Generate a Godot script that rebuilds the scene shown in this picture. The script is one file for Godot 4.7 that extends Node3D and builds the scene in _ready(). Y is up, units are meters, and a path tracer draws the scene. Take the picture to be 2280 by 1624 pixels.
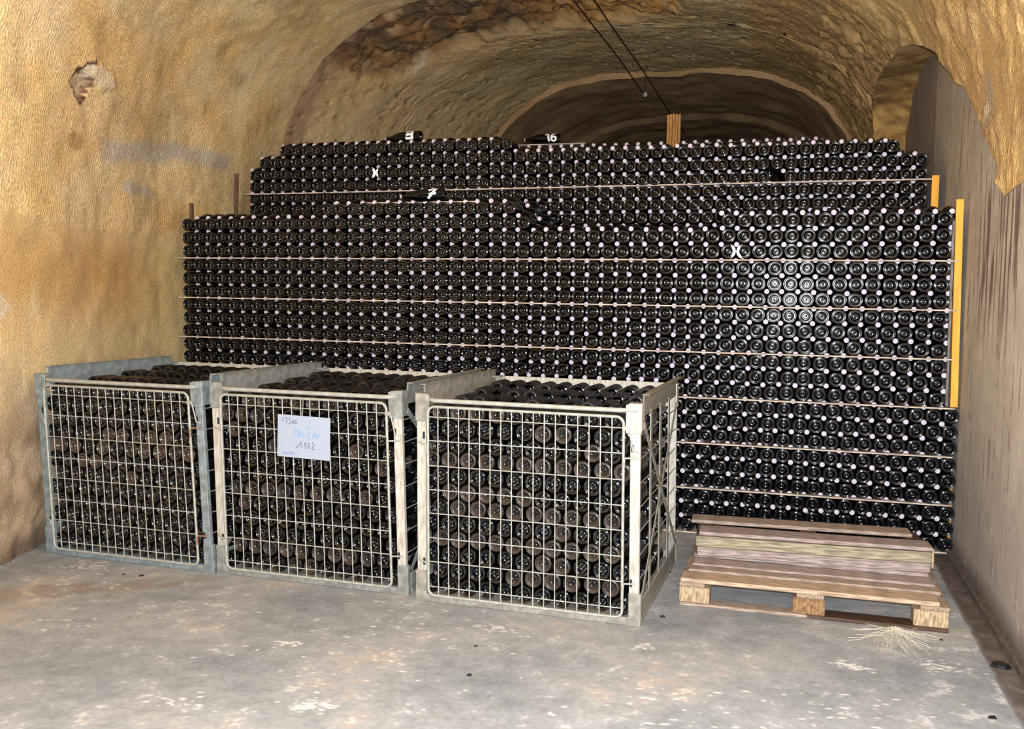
extends Node3D
# A rock-cut wine gallery: two stacks of dark bottles on laths, three wire crates of bottles, a pallet.

var ORD := ["first", "second", "third", "fourth", "fifth", "sixth", "seventh", "eighth", "ninth", "tenth", "eleventh", "twelfth", "thirteenth", "fourteenth", "fifteenth", "sixteenth", "seventeenth", "eighteenth", "nineteenth", "twentieth", "twenty-first", "twenty-second", "twenty-third", "twenty-fourth", "twenty-fifth"]
var rng := RandomNumberGenerator.new()
var M := {}
var nz := FastNoiseLite.new()
var nf := FastNoiseLite.new()
var nc := FastNoiseLite.new()
var eye := Vector3(-0.878, 1.545, 6.290)

const PITCH := 0.098
const ROW := 0.0988
const LATH := 0.2995

# ---------------------------------------------------------------- mesh builder
class MB:
	var v := PackedVector3Array()
	var n := PackedVector3Array()
	var c := PackedColorArray()
	var uv := PackedVector2Array()
	var ix := PackedInt32Array()
	var colored := false

	func vert(p: Vector3, nn: Vector3, u := Vector2.ZERO, col := Color.WHITE) -> int:
		v.append(p); n.append(nn); uv.append(u); c.append(col)
		return v.size() - 1

	func tri(a: int, b: int, d: int) -> void:
		if (v[d] - v[a]).cross(v[b] - v[a]).dot(n[a] + n[b] + n[d]) >= 0.0:
			ix.append(a); ix.append(b); ix.append(d)
		else:
			ix.append(a); ix.append(d); ix.append(b)

	func quad(p0: Vector3, p1: Vector3, p2: Vector3, p3: Vector3, nn: Vector3) -> void:
		var a := vert(p0, nn, Vector2(0, 0))
		var b := vert(p1, nn, Vector2(1, 0))
		var d := vert(p2, nn, Vector2(1, 1))
		var e := vert(p3, nn, Vector2(0, 1))
		tri(a, b, d); tri(a, d, e)

	func box(t: Transform3D, size: Vector3, bev := 0.002) -> void:
		var h := size * 0.5
		var b: float = minf(bev, minf(h.x, minf(h.y, h.z)) * 0.45)
		var B := t.basis
		for ax in 3:
			for s in [-1.0, 1.0]:
				var p1 := (ax + 1) % 3
				var p2 := (ax + 2) % 3
				var nn := Vector3.ZERO
				nn[ax] = s
				var q := []
				for k in [[-1, -1], [1, -1], [1, 1], [-1, 1]]:
					var p := Vector3.ZERO
					p[ax] = s * h[ax]
					p[p1] = k[0] * (h[p1] - b)
					p[p2] = k[1] * (h[p2] - b)
					q.append(t * p)
				quad(q[0], q[1], q[2], q[3], (B * nn).normalized())
		for ax in 3:
			var p1 := (ax + 1) % 3
			var p2 := (ax + 2) % 3
			for s1 in [-1.0, 1.0]:
				for s2 in [-1.0, 1.0]:
					var nn := Vector3.ZERO
					nn[p1] = s1; nn[p2] = s2
					var q := []
					for e in [-1.0, 1.0]:
						var pa := Vector3.ZERO
						pa[ax] = e * (h[ax] - b)
						var pb := pa
						pa[p1] = s1 * h[p1]; pa[p2] = s2 * (h[p2] - b)
						pb[p1] = s1 * (h[p1] - b); pb[p2] = s2 * h[p2]
						q.append(t * pa); q.append(t * pb)
					quad(q[0], q[1], q[3], q[2], (B * nn).normalized())
		for sx in [-1.0, 1.0]:
			for sy in [-1.0, 1.0]:
				for sz in [-1.0, 1.0]:
					var nn := (B * Vector3(sx, sy, sz)).normalized()
					var a := vert(t * Vector3(sx * h.x, sy * (h.y - b), sz * (h.z - b)), nn)
					var d := vert(t * Vector3(sx * (h.x - b), sy * h.y, sz * (h.z - b)), nn)
					var e := vert(t * Vector3(sx * (h.x - b), sy * (h.y - b), sz * h.z), nn)
					tri(a, d, e)

	func aabox(lo: Vector3, hi: Vector3, bev := 0.002) -> void:
		box(Transform3D(Basis(), (lo + hi) * 0.5), (hi - lo).abs(), bev)

	func bar(a: Vector3, b: Vector3, w: float, d: float, bev := 0.001, side := Vector3(1, 0, 0)) -> void:
		var y := (b - a).normalized()
		var x := (side - y * side.dot(y)).normalized()
		box(Transform3D(Basis(x, y, x.cross(y)), (a + b) * 0.5), Vector3(w, (b - a).length(), d), bev)

	func tube(pts: Array, r: float, seg := 8, closed := false) -> void:
		var m := pts.size()
		var up := Vector3(0.13, 0.21, 0.97)
		var rings := []
		for i in m:
			var t: Vector3
			if closed:
				t = pts[(i + 1) % m] - pts[(i + m - 1) % m]
			else:
				t = pts[mini(i + 1, m - 1)] - pts[maxi(i - 1, 0)]
			t = t.normalized()
			if absf(up.dot(t)) > 0.98:
				up = Vector3(0.9, 0.3, 0.1)
			var x := (up - t * up.dot(t)).normalized()
			up = x
			var y := t.cross(x)
			var ring := []
			for k in seg:
				var a := TAU * k / seg
				var d := x * cos(a) + y * sin(a)
				ring.append(vert(pts[i] + d * r, d))
			rings.append(ring)
		for i in (m if closed else m - 1):
			var A: Array = rings[i]
			var Bq: Array = rings[(i + 1) % m]
			for k in seg:
				var k2 := (k + 1) % seg
				tri(A[k], A[k2], Bq[k2]); tri(A[k], Bq[k2], Bq[k])
		if not closed:
			for e in [0, m - 1]:
				var dd: Vector3 = (pts[0] - pts[1]).normalized() if e == 0 else (pts[m - 1] - pts[m - 2]).normalized()
				var cc := vert(pts[e], dd)
				var rim := []
				for k in seg:
					rim.append(vert(v[rings[e][k]], dd))
				for k in seg:
					tri(cc, rim[k], rim[(k + 1) % seg])

	# profile of (radius, depth): the axis runs from z = 0 backwards to z = -depth
	func lathe(prof: Array, seg: int) -> void:
		var m := prof.size()
		var base := v.size()
		for i in m:
			var a: Vector2 = prof[maxi(i - 1, 0)]
			var b: Vector2 = prof[mini(i + 1, m - 1)]
			var d := (b - a).normalized()
			var nr := d.y
			var nt := -d.x
			if prof[i].x < 0.0001:
				nr = 0.0
				nt = signf(nt)
			for k in seg:
				var an := TAU * k / seg
				vert(Vector3(cos(an) * prof[i].x, sin(an) * prof[i].x, -prof[i].y), Vector3(cos(an) * nr, sin(an) * nr, -nt).normalized())
		for i in m - 1:
			for k in seg:
				var k2 := (k + 1) % seg
				var p := base + i * seg + k
				var q := base + i * seg + k2
				var r2 := base + (i + 1) * seg + k
				var s := base + (i + 1) * seg + k2
				if prof[i].x > 0.0001:
					tri(p, q, s)
				if prof[i + 1].x > 0.0001:
					tri(p, s, r2)

	func grid(rows: int, cols: int, start: int) -> void:
		for i in rows - 1:
			for j in cols - 1:
				var a := start + i * cols + j
				tri(a, a + 1, a + cols + 1); tri(a, a + cols + 1, a + cols)

	func smooth_grid(rows: int, cols: int, start: int, inside: Vector3, toward := true) -> void:
		for i in rows:
			for j in cols:
				var k := start + i * cols + j
				var du: Vector3 = v[start + i * cols + mini(j + 1, cols - 1)] - v[start + i * cols + maxi(j - 1, 0)]
				var dv: Vector3 = v[start + mini(i + 1, rows - 1) * cols + j] - v[start + maxi(i - 1, 0) * cols + j]
				var nn := du.cross(dv).normalized()
				var to := inside - v[k] if toward else inside
				if toward:
					to.z = 0.0
				if nn.dot(to) < 0.0:
					nn = -nn
				n[k] = nn

	func arrays() -> Array:
		var a := []
		a.resize(Mesh.ARRAY_MAX)
		a[Mesh.ARRAY_VERTEX] = v
		a[Mesh.ARRAY_NORMAL] = n
		a[Mesh.ARRAY_TEX_UV] = uv
		if colored:
			a[Mesh.ARRAY_COLOR] = c
		a[Mesh.ARRAY_INDEX] = ix
		return a

	func mesh(mat: Material, onto: ArrayMesh = null) -> ArrayMesh:
		var am := onto if onto else ArrayMesh.new()
		am.add_surface_from_arrays(Mesh.PRIMITIVE_TRIANGLES, arrays())
		am.surface_set_material(am.get_surface_count() - 1, mat)
		return am

# ---------------------------------------------------------------- scene helpers
var taken := {}

func numbered(called: String) -> String:
	if not taken.has(called):
		taken[called] = 0
		return called
	taken[called] += 1
	return "%s_%03d" % [called, taken[called]]

func tag(o: Node, label := "", category := "", group := "", kind := "") -> void:
	if label: o.set_meta("label", label)
	if category: o.set_meta("category", category)
	if group: o.set_meta("group", group)
	if kind: o.set_meta("kind", kind)

func put(called: String, m: Mesh, parent: Node = null, at := Transform3D()) -> MeshInstance3D:
	var o := MeshInstance3D.new()
	o.mesh = m
	o.transform = at
	if parent == null:
		o.name = numbered(called)
		add_child(o, true)
	else:
		o.name = called
		parent.add_child(o, true)
	return o

func thing(called: String, at: Transform3D, label: String, category: String, group := "") -> Node3D:
	var o := Node3D.new()
	o.name = numbered(called)
	o.transform = at
	add_child(o, true)
	tag(o, label, category, group)
	return o

func srgb(r: float, g: float, b: float) -> Color:
	return Color(r / 255.0, g / 255.0, b / 255.0)

func lin(r: float, g: float, b: float) -> Color:
	return srgb(r, g, b).srgb_to_linear()

func noise_tex(freq: float, oct: int, lo: Color, hi: Color, seed_: int, size := 512, normal := false, bump := 2.0) -> NoiseTexture2D:
	var t := NoiseTexture2D.new()
	var f := FastNoiseLite.new()
	f.seed = seed_
	f.noise_type = FastNoiseLite.TYPE_SIMPLEX_SMOOTH
	f.frequency = freq
	f.fractal_type = FastNoiseLite.FRACTAL_FBM
	f.fractal_octaves = oct
	t.width = size
	t.height = size
	t.seamless = true
	t.noise = f
	var g := Gradient.new()
	g.set_color(0, lo)
	g.set_color(1, hi)
	t.color_ramp = g
	return t

func mat(col: Color, rough: float, metal := 0.0) -> StandardMaterial3D:
	var m := StandardMaterial3D.new()
	m.albedo_color = col
	m.roughness = rough
	m.metallic = metal
	return m

func tri_mat(col: Color, rough: float, tex: Texture2D, scale: Vector3, metal := 0.0, bumpt: Texture2D = null, bump := 0.0, world := false) -> StandardMaterial3D:
	var m := mat(col, rough, metal)
	m.uv1_triplanar = true
	m.uv1_world_triplanar = world
	m.uv1_scale = scale
	m.albedo_texture = tex
	if bumpt:
		m.heightmap_enabled = true
		m.heightmap_texture = bumpt
		m.heightmap_scale = bump
	return m

func sm(a: float, b: float, x: float) -> float:
	return smoothstep(a, b, x)

# ---------------------------------------------------------------- main
func _ready() -> void:
	rng.seed = 20240611
	camera_and_light()
	materials()
	setting()
	front_stack()
	back_stack()
	crates()
	pallets()
	small_things()

func camera_and_light() -> void:
	var th := 0.0718638
	var ps := -0.2840195
	var ro := 0.0150186
	var F := Vector3(sin(ps) * cos(th), -sin(th), -cos(ps) * cos(th))
	var R := F.cross(Vector3.UP).normalized()
	var U := R.cross(F)
	var R2 := R * cos(ro) + U * sin(ro)
	var U2 := U * cos(ro) - R * sin(ro)
	var cam := Camera3D.new()
	cam.name = "camera"
	cam.transform = Transform3D(Basis(R2, U2, -F), eye)
	cam.fov = rad_to_deg(2.0 * atan(812.0 / 2118.32))
	cam.near = 0.05
	cam.far = 60.0
	add_child(cam)
	cam.current = true

	var we := WorldEnvironment.new()
	we.name = "environment"
	var e := Environment.new()
	e.background_mode = Environment.BG_COLOR
	e.background_color = Color.BLACK
	e.tonemap_mode = Environment.TONE_MAPPER_LINEAR
	e.tonemap_exposure = 1.0
	e.sdfgi_enabled = true
	e.ssao_enabled = true
	e.ssil_enabled = true
	we.environment = e
	add_child(we)

	# the camera's own flash, a hand's breadth above the lens
	var fp := eye + U2 * 0.085 - F * 0.03
	var fl := SpotLight3D.new()
	fl.name = "flash_light"
	fl.transform = Transform3D(Basis(R2, U2, -F), fp)
	fl.spot_angle = 70.0
	fl.spot_angle_attenuation = 0.15
	fl.spot_range = 30.0
	fl.spot_attenuation = 2.0
	fl.light_energy = 55.0
	fl.light_size = 0.045
	fl.light_color = Color(0.955, 0.975, 1.0)
	fl.shadow_enabled = true
	add_child(fl)
	var fm := mat(Color.WHITE, 0.4)
	fm.emission_enabled = true
	fm.emission = Color(0.955, 0.975, 1.0)
	fm.emission_energy_multiplier = 4.0
	var b := MB.new()
	b.aabox(Vector3(-0.03, -0.02, -0.005), Vector3(0.03, 0.02, 0.0), 0.001)
	var lens := put("flash_lamp", b.mesh(fm), null, Transform3D(Basis(R2, U2, -F), fp - F * 0.012))
	tag(lens, "small white electronic flash lamp beside the viewer's eye", "lamp")


# ---------------------------------------------------------------- materials
func materials() -> void:
	nz.seed = 11; nz.noise_type = FastNoiseLite.TYPE_SIMPLEX_SMOOTH; nz.frequency = 0.7; nz.fractal_type = FastNoiseLite.FRACTAL_FBM; nz.fractal_octaves = 3
	nf.seed = 23; nf.noise_type = FastNoiseLite.TYPE_SIMPLEX_SMOOTH; nf.frequency = 4.0; nf.fractal_type = FastNoiseLite.FRACTAL_FBM; nf.fractal_octaves = 4
	nc.seed = 37; nc.noise_type = FastNoiseLite.TYPE_SIMPLEX_SMOOTH; nc.frequency = 1.6; nc.fractal_type = FastNoiseLite.FRACTAL_FBM; nc.fractal_octaves = 5

	# glass: nearly black green, shiny
	var g := mat(srgb(5, 5, 6), 0.09)
	g.metallic_specular = 0.42
	g.resource_name = "dark_glass"
	M.glass = g
	var gb := mat(srgb(3, 4, 7), 0.10)
	gb.metallic_specular = 0.72
	M.base = gb
	var gbc := gb.duplicate()
	gbc.albedo_color = Color.WHITE
	gbc.vertex_color_use_as_albedo = true
	M.base_tint = gbc
	var gd := gb.duplicate()
	gd.albedo_color = srgb(74, 58, 46)
	gd.roughness = 0.5
	gd.metallic_specular = 0.5
	gd.clearcoat_enabled = true
	gd.clearcoat = 0.35
	gd.clearcoat_roughness = 0.12
	gd.albedo_texture = noise_tex(0.02, 4, Color(0.2, 0.19, 0.18), Color(1, 1, 1), 5, 128)
	gd.uv1_triplanar = true
	gd.uv1_scale = Vector3(9, 9, 9)
	M.dust = gd
	var gy := gd.duplicate()
	gy.albedo_color = srgb(52, 45, 41)
	M.dust_dim = gy
	var gdb := tri_mat(srgb(34, 30, 28), 0.26, noise_tex(0.03, 4, Color(0.05, 0.05, 0.05), Color(1, 1, 1), 6, 128), Vector3(5, 5, 5))
	gdb.metallic_specular = 0.55
	M.glass_dusty = gdb
	M.cap = mat(srgb(198, 184, 194), 0.5)
	M.paint = mat(srgb(242, 242, 240), 0.6)
	# wood
	var wt := noise_tex(0.012, 5, Color(0.55, 0.52, 0.50), Color(1.0, 0.99, 0.98), 71, 512)
	M.wood_tex = wt
	M.lath = tri_mat(srgb(236, 220, 202), 0.8, wt, Vector3(1.2, 14, 14))
	M.lath_dark = tri_mat(srgb(120, 92, 66), 0.85, wt, Vector3(14, 1.2, 14))
	M.lath_up = tri_mat(srgb(196, 142, 70), 0.8, wt, Vector3(14, 1.2, 14))
	M.yellow = tri_mat(srgb(240, 168, 34), 0.6, noise_tex(0.01, 4, Color(0.86, 0.84, 0.8), Color(1, 1, 1), 72, 256), Vector3(6, 1.0, 6))
	M.grey_board = tri_mat(srgb(158, 148, 138), 0.85, wt, Vector3(14, 1.2, 14))
	M.wood_a = tri_mat(srgb(206, 180, 152), 0.85, wt, Vector3(1.1, 11, 11), 0.0, wt, 0.12)
	M.wood_b = tri_mat(srgb(182, 164, 148), 0.85, wt, Vector3(1.3, 12, 12), 0.0, wt, 0.12)
	M.wood_c = tri_mat(srgb(182, 166, 160), 0.85, wt, Vector3(1.2, 12, 10), 0.0, wt, 0.12)
	M.wood_green = tri_mat(srgb(176, 168, 140), 0.85, wt, Vector3(1.0, 10, 12), 0.0, wt, 0.1)
	M.wood_wet = tri_mat(srgb(84, 58, 38), 0.55, wt, Vector3(1.2, 12, 12), 0.0, wt, 0.12)
	M.wood_depth = tri_mat(srgb(176, 156, 134), 0.85, wt, Vector3(12, 12, 1.2), 0.0, wt, 0.1)
	M.block = tri_mat(srgb(196, 172, 138), 0.88, wt, Vector3(9, 3, 9), 0.0, wt, 0.15)
	M.block_old = tri_mat(srgb(160, 124, 84), 0.88, wt, Vector3(9, 5, 9), 0.0, wt, 0.2)
	# crate metals
	var zt := noise_tex(0.02, 5, Color(0.7, 0.7, 0.68), Color(1, 1, 1), 81, 256)
	M.zinc = tri_mat(srgb(146, 147, 142), 0.55, zt, Vector3(3, 3, 3), 0.15)
	M.zinc_blue = tri_mat(srgb(140, 150, 152), 0.5, zt, Vector3(3, 3, 3), 0.15)
	M.zinc_warm = tri_mat(srgb(152, 147, 136), 0.6, zt, Vector3(3, 3, 3), 0.1)
	M.white_metal = tri_mat(srgb(186, 180, 170), 0.55, noise_tex(0.03, 4, Color(0.74, 0.72, 0.68), Color(1, 1, 1), 82, 256), Vector3(5, 1.2, 5))
	M.wire = tri_mat(srgb(164, 164, 158), 0.5, noise_tex(0.03, 3, Color(0.8, 0.78, 0.72), Color(1, 1, 1), 83, 128), Vector3(4, 4, 4), 0.1)
	M.rust = tri_mat(srgb(150, 112, 84), 0.7, zt, Vector3(8, 8, 8))
	M.black = mat(srgb(14, 14, 15), 0.6)

	rock_materials()

func rock_materials() -> void:
	# chisel stripes: 512 x 512 for a tile of 0.8 m
	var N := 512
	var wf := FastNoiseLite.new()
	wf.seed = 5; wf.noise_type = FastNoiseLite.TYPE_SIMPLEX_SMOOTH; wf.frequency = 0.008; wf.fractal_octaves = 3
	var w1 := wf.get_seamless_image(N, N)
	wf.seed = 9; wf.frequency = 0.02
	var w2 := wf.get_seamless_image(N, N)
	wf.seed = 14; wf.frequency = 0.06; wf.fractal_octaves = 4
	var w3 := wf.get_seamless_image(N, N)
	w1.convert(Image.FORMAT_L8); w2.convert(Image.FORMAT_L8); w3.convert(Image.FORMAT_L8)
	var a1 := w1.get_data()
	var a2 := w2.get_data()
	var a3 := w3.get_data()
	var ht := PackedByteArray()
	var al := PackedByteArray()
	ht.resize(N * N)
	al.resize(N * N)
	for y in N:
		for x in N:
			var k := y * N + x
			var p: float = 38.0 * y / N + 7.0 * x / N + a1[k] * 0.006 + a2[k] * 0.0022
			var s: float = 0.5 + 0.5 * sin(TAU * p)
			var amp: float = clampf((a2[k] - 50.0) / 120.0, 0.15, 1.0)
			var h: float = 0.5 + (s - 0.5) * 0.75 * amp + (a3[k] - 128.0) / 255.0 * 0.3
			ht[k] = int(clampf(h, 0.0, 1.0) * 255.0)
			al[k] = int(clampf(0.92 + (s - 0.55) * 0.10 * amp + (a3[k] - 128.0) / 255.0 * 0.34, 0.0, 1.0) * 255.0)
	var hi := ImageTexture.create_from_image(Image.create_from_data(N, N, false, Image.FORMAT_L8, ht))
	var ai := ImageTexture.create_from_image(Image.create_from_data(N, N, false, Image.FORMAT_L8, al))
	var r := mat(Color.WHITE, 0.95)
	r.vertex_color_use_as_albedo = true
	r.albedo_texture = ai
	r.uv1_scale = Vector3(1.25, 1.25, 1)
	r.heightmap_enabled = true
	r.heightmap_texture = hi
	r.heightmap_scale = 0.3
	M.rock_grooved = r
	var spk := noise_tex(0.035, 5, Color(0.76, 0.73, 0.68), Color(1.0, 1.0, 1.0), 44, 1024)
	var bmp := noise_tex(0.03, 6, Color(0, 0, 0), Color(1, 1, 1), 45, 1024)
	var s := mat(Color.WHITE, 0.95)
	s.vertex_color_use_as_albedo = true
	s.albedo_texture = spk
	s.uv1_triplanar = true
	s.uv1_world_triplanar = true
	s.uv1_scale = Vector3(0.9, 0.9, 0.9)
	s.heightmap_enabled = true
	s.heightmap_texture = bmp
	s.heightmap_scale = 0.8
	M.rock_smooth = s
	var l := s.duplicate()
	l.heightmap_scale = 0.4
	l.uv1_scale = Vector3(1.3, 1.3, 1.3)
	M.rock_wall = l

# ---------------------------------------------------------------- the gallery
func wall_x(z: float) -> float:
	if z >= 2.0: return -5.10
	if z >= 0.0: return lerpf(-5.54, -5.10, z / 2.0)
	return lerpf(-5.54, -5.62, minf(-z / 1.84, 1.0))

# centre, half width, foot height, rise, exponent of the vault's outline at z
func outline(z: float, sect: int) -> Array:
	var xl: float; var xr: float; var top: float; var foot: float
	if sect == 0:
		xl = wall_x(z); xr = 0.115; top = 4.27; foot = 1.95
	elif sect == 1:
		var t := clampf((-1.84 - z) / 4.16, 0.0, 1.0)
		xl = lerpf(-5.68, -4.98, t); xr = lerpf(0.13, -0.08, t); top = lerpf(4.33, 4.42, t); foot = lerpf(1.95, 2.25, t)
	else:
		var t := clampf((-6.0 - z) / 7.0, 0.0, 1.0)
		xl = lerpf(-4.92, -4.75, t); xr = lerpf(-0.13, -0.4, t); top = lerpf(4.355, 4.5, t); foot = 2.25
		if z < -9.0:
			xl += 0.08; xr -= 0.08; top -= 0.06
	return [(xl + xr) * 0.5, (xr - xl) * 0.5, foot, top - foot]

# height at which the vault's right side ends: the arched recess in the rock
func right_end(z: float) -> float:
	var pts := [[9.0, 2.14], [1.6, 2.115], [1.25, 2.10], [1.03, 2.075], [0.84, 2.215], [0.648, 2.37], [0.287, 2.60], [-0.03, 2.82], [-0.618, 3.185], [-0.967, 3.33], [-1.4, 3.44], [-1.96, 3.50], [-2.98, 3.53], [-3.78, 3.44], [-3.95, 2.3], [-20.0, 2.3]]
	for i in pts.size() - 1:
		if z <= pts[i][0] and z >= pts[i + 1][0]:
			return lerpf(pts[i + 1][1], pts[i][1], (z - pts[i + 1][0]) / (pts[i][0] - pts[i + 1][0]))
	return 2.14

func blob(y: float, z: float, cy: float, cz: float, ry: float, rz: float) -> float:
	var d := Vector2((y - cy) / ry, (z - cz) / rz).length()
	return 1.0 - sm(0.7, 1.25, d + 0.35 * nf.get_noise_2d(z * 3.0, y * 3.0))

var hole_outline := PackedVector2Array([Vector2(1.111, 3.008), Vector2(1.122, 2.959), Vector2(1.150, 2.911), Vector2(1.107, 2.879), Vector2(1.124, 2.819), Vector2(1.153, 2.771), Vector2(1.194, 2.715), Vector2(1.253, 2.750), Vector2(1.299, 2.795), Vector2(1.353, 2.810), Vector2(1.313, 2.859), Vector2(1.290, 2.905), Vector2(1.221, 2.935), Vector2(1.204, 2.967)])

# the broken hole in the left wall: (depth, brown of its rim)
func hole(y: float, z: float) -> Vector2:
	if y < 2.6 or y > 3.1 or z < 1.0 or z > 1.5:
		return Vector2.ZERO
	var p := Vector2(z + 0.02 * nf.get_noise_2d(y * 9.0, z * 9.0), y + 0.02 * nf.get_noise_2d(z * 9.0, y * 9.0))
	var dist := 9.0
	for i in hole_outline.size():
		var q := Geometry2D.get_closest_point_to_segment(p, hole_outline[i], hole_outline[(i + 1) % hole_outline.size()])
		dist = minf(dist, q.distance_to(p))
	var inside := Geometry2D.is_point_in_polygon(p, hole_outline)
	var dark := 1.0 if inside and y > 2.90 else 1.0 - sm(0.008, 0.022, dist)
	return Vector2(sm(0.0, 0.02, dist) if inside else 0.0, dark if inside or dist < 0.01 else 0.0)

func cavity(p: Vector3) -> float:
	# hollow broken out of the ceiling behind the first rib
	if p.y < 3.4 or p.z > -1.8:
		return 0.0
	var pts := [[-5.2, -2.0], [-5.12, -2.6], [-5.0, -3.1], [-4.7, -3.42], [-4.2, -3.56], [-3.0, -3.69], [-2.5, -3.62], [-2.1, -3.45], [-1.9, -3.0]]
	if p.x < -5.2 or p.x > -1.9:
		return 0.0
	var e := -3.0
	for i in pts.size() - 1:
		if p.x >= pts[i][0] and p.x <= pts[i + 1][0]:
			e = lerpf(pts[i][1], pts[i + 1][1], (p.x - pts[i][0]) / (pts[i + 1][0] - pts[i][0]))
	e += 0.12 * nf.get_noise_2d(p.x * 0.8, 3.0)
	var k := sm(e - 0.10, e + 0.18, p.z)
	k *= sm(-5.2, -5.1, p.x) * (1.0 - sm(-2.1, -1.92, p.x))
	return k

func relief(p: Vector3, sect: int) -> float:
	var d := 0.05 * nz.get_noise_3dv(p) + 0.012 * nf.get_noise_3dv(p)
	if sect == 0:
		if p.x < -4.0:
			var h := hole(p.y, p.z).x
			d += 0.07 * h - 0.025 * blob(p.y, p.z, 2.93, 1.02, 0.08, 0.20)
		if p.y < 1.0 and p.x < -4.0:
			d += 0.05 * nf.get_noise_3dv(p * 0.6) * sm(1.0, 0.5, p.y)
		if p.x > -0.6:
			d += 0.03 * nf.get_noise_3dv(p * 0.8)
	elif sect == 1:
		var c := cavity(p)
		d += c * (0.09 + 0.10 * nf.get_noise_3dv(p * 0.5) + 0.06 * nf.get_noise_3dv(p * 1.6)) + 0.012 * nf.get_noise_3dv(p * 2.0)
		if p.x > -0.7:
			d += 0.05 * nf.get_noise_3dv(p * 0.9)
		var pit := nf.get_noise_3dv(p * Vector3(1.9, 1.9, 1.9))
		d += 0.03 * sm(0.36, 0.5, pit)
	else:
		d += 0.03 * nf.get_noise_3dv(p * 0.5)
	return d

func rock_color(p: Vector3, sect: int) -> Color:
	var n1 := nc.get_noise_3dv(p)
	var n2 := nf.get_noise_3dv(p)
	var c: Color = lin(224, 194, 144).lerp(lin(224, 182, 116), clampf(0.45 + 0.9 * n1, 0.0, 1.0))
	if sect == 0:
		c = c.lerp(lin(232, 206, 160), sm(0.1, 0.5, nc.get_noise_3dv(p * 0.6 + Vector3(7, 3, 1))) * 0.6)
		if p.x < -4.0:
			# grey lime bands and the hole
			var band := 2.50 + 0.14 * sm(0.9, -0.6, p.z)
			var s := (1.0 - sm(0.03, 0.11, absf(p.y - band) + 0.05 * n2)) * sm(1.0, 0.7, p.z) * sm(-1.15, -0.8, p.z)
			s = maxf(s, (1.0 - sm(0.02, 0.06, absf(p.y - 2.28) + 0.03 * n2)) * sm(0.6, 0.5, p.z) * sm(0.05, 0.15, p.z))
			c = c.lerp(lin(190, 178, 160), s * 0.85)
			var h := hole(p.y, p.z)
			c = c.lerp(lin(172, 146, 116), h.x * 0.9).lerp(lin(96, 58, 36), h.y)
			c = c.lerp(lin(226, 205, 172), 0.7 * blob(p.y, p.z, 2.93, 1.02, 0.06, 0.16))
			c = c.lerp(lin(150, 112, 60), 0.6 * blob(p.y, p.z, 2.48, 1.22, 0.06, 0.10))
		elif p.x > -1.3:
			c = c.lerp(lin(228, 184, 112), 0.55)
			c = c.lerp(lin(196, 180, 150), 0.8 * blob(p.y, p.z, 2.62, 0.62, 0.16, 0.10))
			c = c.lerp(lin(150, 118, 100), 0.6 * (1.0 - sm(0.03, 0.10, absf(p.z + 0.35 - (p.y - 3.3) * -0.3))) * sm(3.3, 3.5, p.y))
		c = c.lerp(lin(150, 112, 62), 0.35 * sm(0.12, 0.45, nf.get_noise_3dv(p * 0.5 + Vector3(3, 9, 2))))
	elif sect == 1:
		c = lin(236, 208, 160).lerp(lin(232, 196, 136), clampf(0.5 + n1, 0.0, 1.0))
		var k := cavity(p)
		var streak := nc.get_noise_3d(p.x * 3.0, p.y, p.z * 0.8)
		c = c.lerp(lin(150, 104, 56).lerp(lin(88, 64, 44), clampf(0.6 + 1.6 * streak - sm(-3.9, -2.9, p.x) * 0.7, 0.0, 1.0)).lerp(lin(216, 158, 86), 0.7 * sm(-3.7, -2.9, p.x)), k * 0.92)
		c = c.lerp(lin(232, 216, 190), 0.9 * (1.0 - sm(0.04, 0.12, Vector2((p.x + 4.72) * 0.8, p.z + 3.35).length() + 0.06 * n2)))
		c = c.lerp(lin(206, 176, 130), k * sm(0.22, 0.42, n2) * 0.7)
		var rib := (1.0 - sm(0.10, 0.30, absf(p.z + 2.02) + 0.05 * n2)) * (1.0 - sm(-4.7, -4.2, p.x))
		c = c.lerp(lin(150, 112, 92), rib * 0.6)
		c = c.lerp(lin(96, 66, 38), sm(0.30, 0.46, nf.get_noise_3dv(p * 1.9)) * 0.75 * (1.0 - k))
		if p.x > -1.4:
			c = c.lerp(lin(216, 168, 92), 0.5)
	else:
		c = lin(222, 184, 136).lerp(lin(186, 146, 104), clampf(0.5 + n1, 0.0, 1.0))
	return c

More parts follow.
